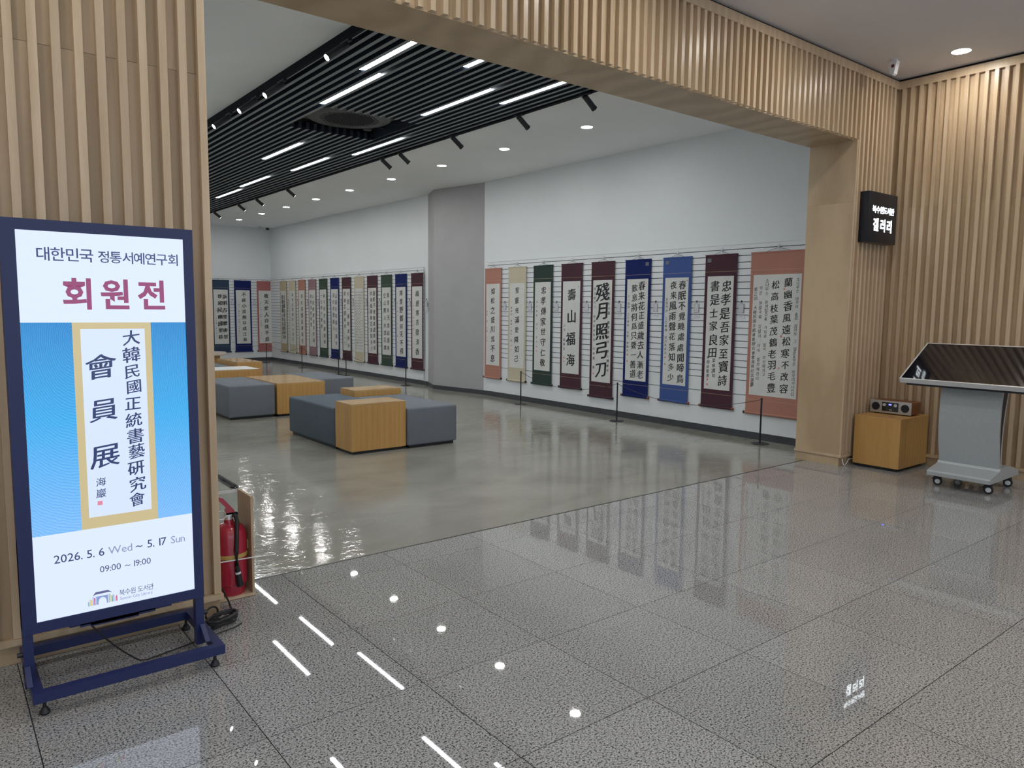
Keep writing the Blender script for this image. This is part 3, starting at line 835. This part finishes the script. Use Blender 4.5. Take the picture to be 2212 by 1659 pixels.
# ------------------------------------------------------------------ rope barrier
def post(x, y, wd):
    t = thing('barrier_post', 'slim low rope post, ' + wd, 'barrier post', (x, y, 0), 0, 'low rope posts along the scrolls')
    MB().lathe((0, 0, 0), [(.093, 0), (.093, .003), (.088, .006), (.012, .008)], 36).build('round_base', M_BLACK, t)
    MB().cyl((0, 0, .005), (0, 0, .495), .0095, n=14).build('pole', M_BLACK, t)
    MB().lathe((0, 0, .48), [(.011, 0), (.011, .022), (.0001, .026)], 14).build('cap', M_BLACK, t)
P = [(5.647, 1.03), (5.56, 3.09), (5.60, 5.13), (5.51, 8.42), (5.49, 10.88), (5.47, 11.20), (5.50, 13.25), (5.39, 15.27)]
pw_ = ['nearest the timber jamb', 'second from the jamb before the two blue scrolls', 'third from the jamb before the cream scroll', 'in front of the navy scroll past the grey column', 'nearer of the pair standing close together', 'farther of the pair standing close together', 'before the salmon scroll beyond the mauve one', 'last one at the far end wall']
for (x, y), wd in zip(P, pw_): post(x, y, wd)
def rope(a, b, sag, wd):
    pts = []
    for i in range(25):
        s = i / 24
        pts.append((a[0] + (b[0] - a[0]) * s, a[1] + (b[1] - a[1]) * s, .488 - sag * 4 * s * (1 - s)))
    tag(MB().tube(pts, .0032, 6).build('barrier_rope', M_RUBB), 'thin black rope sagging between the low posts, ' + wd, 'rope', 'barrier ropes')
rope(P[0], P[1], .155, 'nearest span before the two blue scrolls')
rope(P[1], P[2], .155, 'span before the maroon and green scrolls')
rope(P[3], P[4], .17, 'span past the grey column')
rope(P[5], P[6], .16, 'span before the mauve scroll')
rope(P[6], P[7], .12, 'farthest span at the corner')
rope(P[7], (3.2, 15.3), .12, 'span along the far end wall')

# ------------------------------------------------------------------ stools and wooden tables
def stool(name, x0, x1, y0, y1, h, m, lab, grp):
    cx, cy = (x0 + x1) / 2, (y0 + y1) / 2
    t = thing(name, lab, 'seat', (cx, cy, 0), 0, grp)
    a, b_ = (x1 - x0) / 2 - .004, (y1 - y0) / 2 - .004
    mb = MB().rbox(-a, a, -b_, b_, .028, h, .022, 4)
    o = mb.build('upholstery', m, t)
    MB().box(-a + .03, a - .03, -b_ + .03, b_ - .03, 0, .03).build('plinth', M_BLACK, t)
    return t
def woodbox(x0, x1, y0, y1, h, lab, grp, nb=4):
    cx, cy = (x0 + x1) / 2, (y0 + y1) / 2
    t = thing('wooden_box_table', lab, 'table', (cx, cy, 0), 0, grp)
    a, b_ = (x1 - x0) / 2 - .003, (y1 - y0) / 2 - .003
    MB().box(-a, a, -b_, b_, h - .018, h).build('top_board', M_OAKT, t)
    MB().box(-a, -a + .018, -b_, b_, .03, h - .018).build('side_board', M_OAK, t)
    MB().box(a - .018, a, -b_, b_, .03, h - .018).build('side_board', M_OAK, t)
    n = nb
    for i in range(n):
        u0, u1 = -a + .018 + (2 * a - .036) * i / n, -a + .018 + (2 * a - .036) * (i + 1) / n
        MB().box(u0, u1 - .0002, -b_, -b_ + .018, .03, h - .018).build('front_board', M_OAK, t)
    MB().box(-a + .018, a - .018, b_ - .018, b_, .03, h - .018).build('back_board', M_OAK, t)
    MB().box(-a + .03, a - .03, -b_ + .03, b_ - .03, 0, .03).build('plinth', M_BLACK, t)
    return t
M_OAKT = wood('oak_top', (0.50, 0.30, 0.12), (0.60, 0.38, 0.17), 0.16, (0.7, 12, 12), 0.2, 0.04, 0.6)
GB = 'wooden box tables in the gallery'
GS = 'upholstered blocks in the gallery'
woodbox(1.757, 2.367, 3.0, 3.37, .498, 'nearest wooden box table, at the front of the nearer seating cluster', GB)
stool('upholstered_seat', 1.745, 2.365, 3.375, 4.57, .425, M_FABD, 'dark grey upholstered block on the left of the nearer cluster', GS)
stool('upholstered_seat', 2.372, 2.985, 2.975, 4.16, .418, M_FABG, 'lighter grey upholstered block on the right of the nearer cluster', GS)
woodbox(2.372, 2.982, 4.17, 4.55, .490, 'low-looking wooden box table at the back of the nearer cluster', GB)
stool('upholstered_seat', 1.495, 2.105, 5.91, 7.12, .435, M_FABG, 'blue-grey upholstered block beside the timber wall edge', GS)
woodbox(2.118, 2.79, 5.90, 7.10, .436, 'long wooden box table in the middle of the second cluster', GB, 1)
stool('upholstered_seat', 2.80, 3.41, 6.28, 7.42, .428, M_FABG, 'grey upholstered block at the right end of the second cluster', GS)
tb = woodbox(1.25, 2.505, 7.56, 8.23, .498, 'wooden box table with a white paper sheet on top, behind the second cluster', GB, 1)
t = thing('paper_runner', 'white paper sheet with rows of tiny print lying on the third wooden box table', 'paper', (1.875, 7.89, .4985))
MB().box(-.61, .61, -.31, .31, 0, .002).build('sheet', mat('sheet_white', (0.74, 0.75, 0.74), 0.35), t)
x = TX()
rr = random.Random(5)
s = MB()
for i in range(110):
    xx = -.6 + 1.2 * i / 110
    s.box(xx, xx + rr.uniform(.003, .010), -.30, -.30 + rr.uniform(.004, .03), .002, .0023)
s.build('tiny_print', M_INK, t)
stool('upholstered_seat', 2.00, 2.60, 9.05, 10.10, .425, M_FABG, 'pale blue-grey upholstered block farthest away beside the timber wall edge', GS)
woodbox(2.632, 3.06, 9.07, 10.15, .498, 'narrow wooden box table of the farthest cluster', GB, 1)
t = thing('round_table', 'pale round-topped wooden table at the back, cut by the timber wall edge', 'table', (2.95, 12.15, 0))
MB().lathe((0, 0, 0), [(.42, .44), (.45, .45), (.45, .485), (.44, .498), (.0001, .498)], 48).build('round_top', wood('pale_wood', (0.50, 0.42, 0.36), (0.58, 0.50, 0.44), 0.25, (1, 8, 8)), t)
MB().box(-.26, .26, -.26, .26, 0.0, .44).build('pedestal', M_OAK, t)

# ------------------------------------------------------------------ illuminated gallery sign
t = thing('gallery_sign', 'black box sign with glowing white Korean lettering on the slatted wall by the corner', 'sign', (5.59, -0.145, 2.31))
MB().rbox(-.27, .27, -.045, .045, -.228, .228, .004, 2).build('sign_box', mat('sign_black', (0.010, 0.013, 0.022), 0.32), t)
M_SGN = mat('sign_letters', (1, 1, 1), 0.5, emit=(0.86, 0.95, 1.0), estr=5.0)
x = TX()
x.line('북수원도서관', 0.0, .045, .070, .020, .02, y=-.0475, sx=1.16)
x.line('갤러리', -.005, -.112, .122, .026, .32, y=-.0475, sx=.98)
x.build('lit_lettering', M_SGN, t)

# ------------------------------------------------------------------ cube, radio, cables in the corner
tc_ = thing('wooden_box_table', 'orange-brown wooden cube in the lobby corner carrying the radio', 'table', (5.68, -0.35, 0))
MB().box(-.30, .268, -.21, .21, .03, .485).build('body', M_OAK, tc_)
MB().box(-.302, .27, -.212, .212, .470, .4855).build('top_board', M_OAK, tc_)
MB().box(-.27, .24, -.18, .18, 0, .03).build('plinth', M_BLACK, tc_)
t = thing('table_radio', 'retro walnut table radio with silver front and two round speakers on the wooden cube', 'radio', (5.655, -0.335, .4865))
MB().rbox(0.004, .21, -.187, .187, .010, .125, .010, 3).build('cabinet', M_WALN, t)
MB().rbox(-.004, .006, -.190, .190, .008, .127, .004, 2).build('front_panel', mat('satin_silver', (0.50, 0.50, 0.50), 0.35, metal=0.3), t)
for s in (-1, 1):
    MB().cyl((-.008, s * .135, .068), (-.003, s * .135, .068), .037, n=28).build('speaker_grille', M_BLACK, t)
MB().box(-.0065, -.003, -.075, .075, .028, .112).build('display_panel', M_GLOSSBK, t)
MB().box(-.0072, -.0065, -.012, .014, .085, .098).build('blue_display', mat('blue_led', (0.1, 0.1, 0.8), 0.4, emit=(0.15, 0.18, 1.0), estr=2.5), t)
for s in (-.050, .052):
    MB().cyl((-.018, s, .088), (-.006, s, .088), .014, n=20).build('knob', M_ALU, t)
MB().box(-.0072, -.0065, -.016, .010, .040, .046).build('button_row', M_ALU, t)
for sx in (.03, .18):
    for s in (-.15, .15):
        MB().cyl((sx, s, 0), (sx, s, .012), .010, n=12).build('foot', M_RUBB, t)
tag(MB().tube([(5.235, -.112, .075), (5.24, -.125, .02), (5.27, -.12, .005), (5.33, -.11, .022), (5.38, -.10, .05), (5.44, -.118, .055)], .004, 8).build('power_cable', M_PLAST),
    'white cable running along the plinth from the jamb corner to the wooden cube', 'cable')

# ------------------------------------------------------------------ kiosk with tilted screen
k = thing('touchscreen_kiosk', 'silver wheeled kiosk with a large tilted black screen against the slatted wall', 'kiosk', (5.38, -1.165, 0))
KY0, KY1 = -.235, .235
# base slab with sloping front lip (profile in xz)
MB().prism([(-.315, .098), (-.318, .128), (-.305, .140), (-.12, .178), (-.105, .2), (.10, .2), (.30, .14), (.31, .10)], KY0, KY1, 'y').build('base', M_SILVER, k)
prof = []
for i in range(17):
    q_ = i / 16
    prof.append((-.102 - .235 * q_ + .19 * q_ * q_, .178 + q_ * .69))
shell = prof + [(px + .028, pz) for px, pz in reversed(prof)]
MB().prism(shell, KY0 + .01, KY1 - .01, 'y').build('front_shell', M_SILVER, k)
core = [(px + .028, pz) for px, pz in prof[1:]] + [(px + .028 + .105 * i / 15, pz) for i, (px, pz) in reversed(list(enumerate(prof[1:])))]
MB().prism(core, KY0 + .0115, KY1 - .0115, 'y').build('dark_core', M_BLACK, k)
back = [(px + .0285 + .105 * i / 16, pz) for i, (px, pz) in enumerate(prof)] + [(px + .048 + .105 * i / 16, pz) for i, (px, pz) in reversed(list(enumerate(prof)))]
MB().prism(back, KY0 + .01, KY1 - .01, 'y').build('back_plate', M_SILVER, k)
for sx, sy, in ((-.20, -.19), (-.20, .19), (.22, -.19), (.22, .19)):
    c_ = MB().box(sx - .022, sx + .022, sy - .020, sy + .020, .070, .099).prism([(sy - .022, .075), (sy + .022, .080), (sy + .040, .055), (sy + .030, .040), (sy - .006, .060), (sy - .026, .058)], sx - .014, sx + .014, 'x')
    co = c_.build('caster', M_BLACK, k)
    MB().lathe((sx, sy, .035), [(.017, -.010), (.033, -.010), (.035, -.006), (.035, .006), (.033, .010), (.017, .010)], 28, (1, .25, 0)).build('wheel', M_RUBB, co)
    MB().lathe((sx, sy, .035), [(.008, -.014), (.019, -.013), (.021, -.009), (.021, .009), (.019, .013), (.008, .014)], 22, (1, .25, 0)).build('wheel_hub', M_PLAST, co)
# screen head, tilted: local frame built around the front edge
ang = math.atan2(.29, .50)
L = .578
hd = MB()
def tilt_box(x0, x1, y0, y1, z0, z1):
    m_ = MB().box(x0, x1, y0, y1, z0, z1)
    ca, sa = math.cos(ang), math.sin(ang)
    m_.v = [(-.378 + a * ca - cc * sa, b_, .890 + a * sa + cc * ca) for a, b_, cc in m_.v]
    return m_
SY0, SY1 = -.505, .478
tilt_box(0, L, SY0, SY1, -.042, -.004).build('screen_frame', M_ALU, k)
fr = tilt_box(0, .012, SY0, SY1, -.004, .0)
for a in ((L - .012, L, SY0, SY1), (.012, L - .012, SY0, SY0 + .012), (.012, L - .012, SY1 - .012, SY1)):
    q = tilt_box(a[0], a[1], a[2], a[3], -.004, .0); fr.add(q.v, q.f)
fr.build('bezel', M_ALU, k)
tilt_box(.012, L - .012, SY0 + .012, SY1 - .012, -.004, -.001).build('black_screen', M_GLOSSBK, k)
tilt_box(.02, L - .02, SY0 + .02, SY1 - .04, -.075, -.042).build('screen_housing', M_BLACK, k)
MB().prism([(-.08, .845), (.15, .845), (.13, 1.06), (-.10, .955)], KY0 + .03, KY1 - .03, 'y').build('mounting_bracket', M_BLACK, k)

# ------------------------------------------------------------------ digital signage display, left foreground
d = thing('digital_sign', 'tall illuminated poster display on a dark floor frame in front of the slatted wall', 'display', (-.9085, -.46, 0))
FX = .312                       # half outer width
SX0, SX1, SZ0, SZ1 = -.2665, .2765, .292, 1.693
MB().rbox(-FX, FX, 0, .055, .262, 1.732, .003, 1).build('display_case', M_FLAREBK, d)
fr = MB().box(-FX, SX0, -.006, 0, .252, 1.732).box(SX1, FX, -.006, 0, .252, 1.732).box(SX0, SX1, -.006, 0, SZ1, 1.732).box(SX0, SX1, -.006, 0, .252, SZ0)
fr.build('front_bezel', M_FLAREBK, d)
def em(name, col, s=1.0, tex=False):
    m = bpy.data.materials.new(name); nt, b = nodes_of(m)
    b.inputs['Base Color'].default_value = (.01, .01, .01, 1); b.inputs['Roughness'].default_value = 0.2
    b.inputs['Emission Color'].default_value = (*col, 1); b.inputs['Emission Strength'].default_value = s
    if tex:
        N, Lk = nt.nodes, nt.links
        tcx = N.new('ShaderNodeTexCoord')
        wv = N.new('ShaderNodeTexWave'); wv.wave_type = 'RINGS'; wv.rings_direction = 'Y'
        wv.inputs['Scale'].default_value = 52; wv.inputs['Distortion'].default_value = 7; wv.inputs['Detail'].default_value = 7; wv.inputs['Detail Scale'].default_value = 0.7; wv.inputs['Detail Roughness'].default_value = 0.75
        mp = N.new('ShaderNodeMapping'); mp.inputs['Location'].default_value = (0.10, 0, -0.72); mp.inputs['Scale'].default_value = (1.0, 1, 0.55)
        Lk.new(tcx.outputs['Object'], mp.inputs[0]); Lk.new(mp.outputs[0], wv.inputs['Vector'])
        sx_ = N.new('ShaderNodeSeparateXYZ'); Lk.new(tcx.outputs['Object'], sx_.inputs[0])
        mr = N.new('ShaderNodeMapRange'); mr.inputs[1].default_value = 1.37; mr.inputs[2].default_value = .60
        Lk.new(sx_.outputs[2], mr.inputs[0])
        rp = N.new('ShaderNodeValToRGB'); e = rp.color_ramp.elements
        e[0].color = (0.02, 0.25, 0.62, 1); e[1].color = (0.22, 0.52, 0.98, 1)
        a = e.new(.45); a.color = (0.05, 0.42, 0.86, 1)
        Lk.new(mr.outputs[0], rp.inputs[0])
        mx = N.new('ShaderNodeMix'); mx.data_type = 'RGBA'; mx.blend_type = 'SOFT_LIGHT'; mx.inputs[0].default_value = .22
        Lk.new(rp.outputs[0], mx.inputs[6]); Lk.new(wv.outputs['Color'], mx.inputs[7])
        Lk.new(mx.outputs[2], b.inputs['Emission Color'])
    return m
E_W = em('screen_white', (0.70, 0.80, 1.0), 1.05)
E_B = em('screen_blue', (0.05, 0.4, 0.85), 1.0, True)
E_G = em('screen_gold', (0.60, 0.50, 0.27), 1.0)
E_P = em('screen_paper', (0.66, 0.76, 1.0), 1.05)
E_N = em('screen_navy_text', (0.035, 0.05, 0.17), 1.0)
E_K = em('screen_ink_text', (0.025, 0.04, 0.14), 1.0)
E_M = em('screen_maroon_text', (0.30, 0.055, 0.16), 1.0)
E_D = em('screen_grey_text', (0.09, 0.10, 0.22), 1.0)
E_D2 = em('screen_light_text', (0.27, 0.30, 0.52), 1.0)
scr = MB().box(SX0, SX1, -.002, 0, SZ0, SZ1).build('lit_screen', E_W, d)
SWD, SHT = SX1 - SX0, SZ1 - SZ0
def sx(u): return SX0 + u * SWD
def sz(v): return SZ1 - v * SHT
bz0, bz1 = sz(.775), sz(.228)
MB().box(sx(0), sx(1), -.0026, -.002, bz0, bz1).build('blue_picture', E_B, scr)
MB().box(sx(.287), sx(.768), -.0032, -.0026, bz0, bz1).build('gold_mount', E_G, scr)
MB().box(sx(.334), sx(.727), -.0038, -.0032, sz(.745), sz(.245)).build('poster_paper', E_P, scr)
YT = -.0044
x = TX(); x.line('대한민국', sx(.27), sz(.070), .052, .010, .06, y=YT); x.line('정통서예연구회', sx(.71), sz(.070), .047, .009, .05, y=YT); x.build('organiser_text', E_N, scr)
x = TX(); x.line('회원전', sx(.555), sz(.186), .118, .026, .26, y=YT, sx=.97); x.build('title_text', E_M, scr)
x = TX(.017); rq = random.Random(11)
x.column('大韓民國正統書藝硏究會', sx(.640), sz(.248), sz(.735), .060, 0, True, 1.05, YT, rq)
x.column('會員展', sx(.455), sz(.285), sz(.640), .098, 0, True, 1.1, YT, rq)
x.bold = .008
x.column('海巖', sx(.415), sz(.635), sz(.698), .034, 0, True, 1, YT, rq)
x.build('calligraphy_text', E_K, scr)
MB().box(sx(.388), sx(.418), YT - .0003, YT, sz(.714), sz(.703)).build('seal_mark', em('screen_seal', (.75, .25, .35)), scr)
x = TX(); x.line('2026. 5. 6', sx(.265), sz(.853), .044, .003, .05, y=YT, space=.22); x.build('date_text', E_N, scr)
x = TX(); x.line('~ 5. 17', sx(.715), sz(.853), .044, .003, .05, y=YT); x.build('date_text', E_N, scr)
x = TX(); x.line('Wed', sx(.515), sz(.853), .042, .0, .05, y=YT); x.build('weekday_text', E_D2, scr)
x = TX(); x.line('Sun', sx(.895), sz(.853), .042, .0, .05, y=YT); x.build('weekday_text', E_D2, scr)
x = TX(); x.line('09:00 ~ 19:00', sx(.545), sz(.899), .035, .002, .04, y=YT); x.build('hours_text', E_D, scr)
x = TX(); x.line('북수원 도서관', sx(.497), sz(.973), .0265, .001, .03, y=YT, sx=.86, just='l'); x.build('library_name_text', E_D, scr)
x = TX(); x.line('Suwon City Library', sx(.499), sz(.986), .0165, .0, .02, y=YT, just='l', sx=.98); x.build('library_english_text', E_D2, scr)
# emblem: gate roof over a row of books
eb = em
cx0, cz0 = sx(.390), sz(.9855)
MB().prism([(-.055, .044), (-.038, .060), (.034, .060), (.057, .046), (.040, .050), (-.038, .049)], YT - .001, YT, 'y').build('emblem_roof', em('emblem_slate', (.11, .12, .26)), scr, (cx0, 0, cz0)).scale = (.58, 1, .82)
g = MB()
arch = [(-.032, 0), (-.032, .038), (.032, .038), (.032, 0), (.024, 0)] + [(.024 * math.cos(a), .010 + .022 * math.sin(a)) for a in np.linspace(0, PI, 9)] + [(-.024, 0)]
g.prism(arch, YT - .001, YT, 'y').build('emblem_arch', em('emblem_blue', (.25, .33, .62)), scr, (cx0, 0, cz0)).scale = (.58, 1, .82)
bc = [(.2, .45, .4), (.55, .6, .5), (.75, .55, .12), (.35, .4, .8), (.62, .04, .12), (.35, .45, .8)]
bh = [.020, .030, .028, .040, .034, .040]
for i, (cc, hh) in enumerate(zip(bc, bh)):
    xx = -.083 + i * .0088
    MB().prism([(xx, 0), (xx + .006, 0), (xx + .006, hh), (xx, hh)], YT - .001, YT, 'y').build('emblem_book', em('emblem_%d' % i, cc), scr, (cx0, 0, cz0)).scale = (.58, 1, .82)
bc = [(.35, .5, .5), (.72, .60, .15), (.12, .35, .25), (.3, .42, .75), (.55, .5, .6), (.62, .05, .12)]
bh = [.040, .036, .030, .033, .022, .026]
for i, (cc, hh) in enumerate(zip(bc, bh)):
    xx = .036 + i * .0088
    MB().prism([(xx, 0), (xx + .006, 0), (xx + .006, hh), (xx, hh)], YT - .001, YT, 'y').build('emblem_book', em('emblem_r%d' % i, cc), scr, (cx0, 0, cz0)).scale = (.58, 1, .82)
# posts and floor frame
for s in (-1, 1):
    MB().box(s * FX - (.032 if s > 0 else 0), s * FX + (.0 if s > 0 else .032), .004, .040, .050, .60).build('post', M_FLAREBK, d)
    kn = MB().cyl((s * FX, .022, .175), (s * (FX + .018), .022, .175), .009, n=12).build('clamp_knob', M_BLACK, d)
    MB().prism([(-.075, .088), (.12, .088), (.040, .135), (.0, .135)], s * FX - (.018 if s > 0 else 0), s * FX + (0 if s > 0 else .018), 'x').build('side_gusset', M_FLAREBK, d)
FB0, FB1 = -.105, .325
BX0, BX1 = -.302, .350
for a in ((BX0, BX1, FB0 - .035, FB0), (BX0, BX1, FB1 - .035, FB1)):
    MB().box(*a, .050, .086).build('floor_bar', M_FLAREBK, d)
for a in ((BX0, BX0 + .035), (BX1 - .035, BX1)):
    MB().box(a[0], a[1], FB0, FB1 - .035, .050, .086).build('side_bar', M_FLAREBK, d)
for xx in (BX0 + .035, BX1 - .035):
    for yy in (FB0 - .012, FB1 - .02):
        MB().lathe((xx, yy, 0), [(.016, 0), (.018, .006), (.010, .022), (.006, .026), (.006, .051)], 16).build('levelling_foot', M_BLACK, d)
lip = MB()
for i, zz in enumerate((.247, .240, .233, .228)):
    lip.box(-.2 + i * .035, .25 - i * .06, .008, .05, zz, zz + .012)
lip.build('vent_lip', M_FLAREBK, d)
pts = [(-.10 + .62 * s, .02 + .16 * s, .24 - .85 * s * (1 - s) * .9 + (.02 - .24) * s) for s in np.linspace(0, 1, 22)]
pts = [(a, b_, max(c__, .012)) for a, b_, c__ in pts]
MB().tube(pts, .0032, 7).build('power_cord', M_RUBB, d)

# coiled cable by the wall corner
pts = []
rc = random.Random(4)
for i in range(150):
    a = i / 150 * 2 * PI * 6.3
    pts.append((-.452 + .062 * math.cos(a) + rc.uniform(-.003, .003) - .035 * math.sin(a), -.205 - .055 * math.sin(a) * .9 + rc.uniform(-.003, .003), .008 + .032 * abs(math.sin(a * .37)) + rc.uniform(0, .004)))
cab = MB().tube(pts, .0058, 7)
cab.tube([(-.40, -.16, .012), (-.385, -.12, .008), (-.365, -.06, .006), (-.365, -.02, .03), (-.375, .02, .07), (-.385, .045, .09)], .0045, 7)
loop = [(-.475 + .03 * math.cos(a), -.13 + .01 * math.cos(a), .035 + .03 * math.sin(a)) for a in np.linspace(0, 2 * PI, 20)]
cab.tube(loop, .0045, 7)
tag(cab.build('coiled_cable', M_RUBB), 'bundle of black cable coiled on the floor at the foot of the slatted wall end', 'cable')

# ------------------------------------------------------------------ fire extinguisher in its open box
bx = thing('extinguisher_box', 'open birch box against the left jamb holding the fire extinguisher', 'box', (-.316, .155, 0))
MB().box(-.103, .104, -.10, .095, .002, .016).build('bottom_board', M_BIRCH, bx)
MB().box(.092, .104, -.10, .095, .016, .505).build('side_board', M_BIRCH2, bx)
MB().box(-.103, -.0945, -.10, .095, .016, .505).build('side_board', M_BIRCH2, bx)
MB().box(-.091, .104, .093, .0955, .490, .505).build('glass_rim', M_PLAST, bx)
MB().cyl((-.10, -.112, .208), (.104, -.112, .200), .003, n=8).build('retaining_cord', M_PLAST, bx)
B(.100, .103, .096, .46, .016, .480).build('glass_pane', M_GLASS, bx)
B(.0995, .1035, .096, .46, .480, .486).build('glass_rim', M_PLAST, bx)
ring = [(.085 + .016 * math.cos(a), .28 + (.15 if math.sin(a) > 0 else -.15) + .03 * math.sin(a), .512) for a in np.linspace(0, 2 * PI, 33)]
MB().tube(ring, .006, 8).box(.072, .098, .13, .43, .508, .512).build('black_top_loop', M_GLOSSBK, bx)
e = thing('fire_extinguisher', 'red fire extinguisher with black hose standing in the open birch box', 'fire extinguisher', (-.306, .135, .016))
MB().lathe((0, 0, 0), [(.070, 0), (.072, .010), (.072, .05), (.082, .055), (.083, .065), (.083, .29), (.078, .318), (.062, .340), (.038, .352), (.024, .357), (.022, .372)], 36).build('cylinder', M_RED, e)
MB().cyl((0, 0, .37), (0, 0, .392), .019, n=20).box(-.02, .03, -.012, .012, .385, .405).build('valve', M_ALU, e)
MB().prism([(-.02, .395), (-.016, .418), (-.012, .43), (-.060, .486), (-.052, .492), (-.028, .482), (.022, .420), (.030, .398)], -.012, .012, 'y').build('lever', M_RED, e)
MB().tube([(.020, -.01, .388), (.022, -.035, .392), (.020, -.062, .37), (.010, -.086, .31), (.004, -.093, .23), (.004, -.094, .16), (.008, -.094, .13)], .0105, 10).build('hose', M_RUBB, e)
MB().cyl((.007, -.094, .135), (.018, -.094, .055), .0125, .0165, n=16).build('nozzle', M_RUBB, e)
MB().cyl((.0075, -.094, .128), (.009, -.094, .118), .0138, n=16).build('nozzle_ring', M_PLAST, e)
MB().lathe((0, 0, 0), [(.0835, .188), (.0842, .192), (.0842, .205), (.0835, .209)], 36).build('yellow_band', mat('yellow_label', (0.50, 0.34, 0.10), 0.4), e)
MB().box(.072, .086, -.03, .03, .215, .262).build('label_sticker', mat('yellow_label', (0.50, 0.34, 0.10), 0.4), e)
MB().tube([(-.02 + .022 * math.cos(a) - .02, -.015, .40 + .022 * math.sin(a)) for a in np.linspace(0, 2 * PI, 18)], .002, 6).build('safety_pin', M_ALU, e)
MB().lathe((.03, -.012, .395), [(.012, -.01), (.012, .004), (.0001, .006)], 14, (0.5, -1, 0)).build('pressure_gauge', M_BLACK, e)

bpy.data.scenes.remove(GSC)
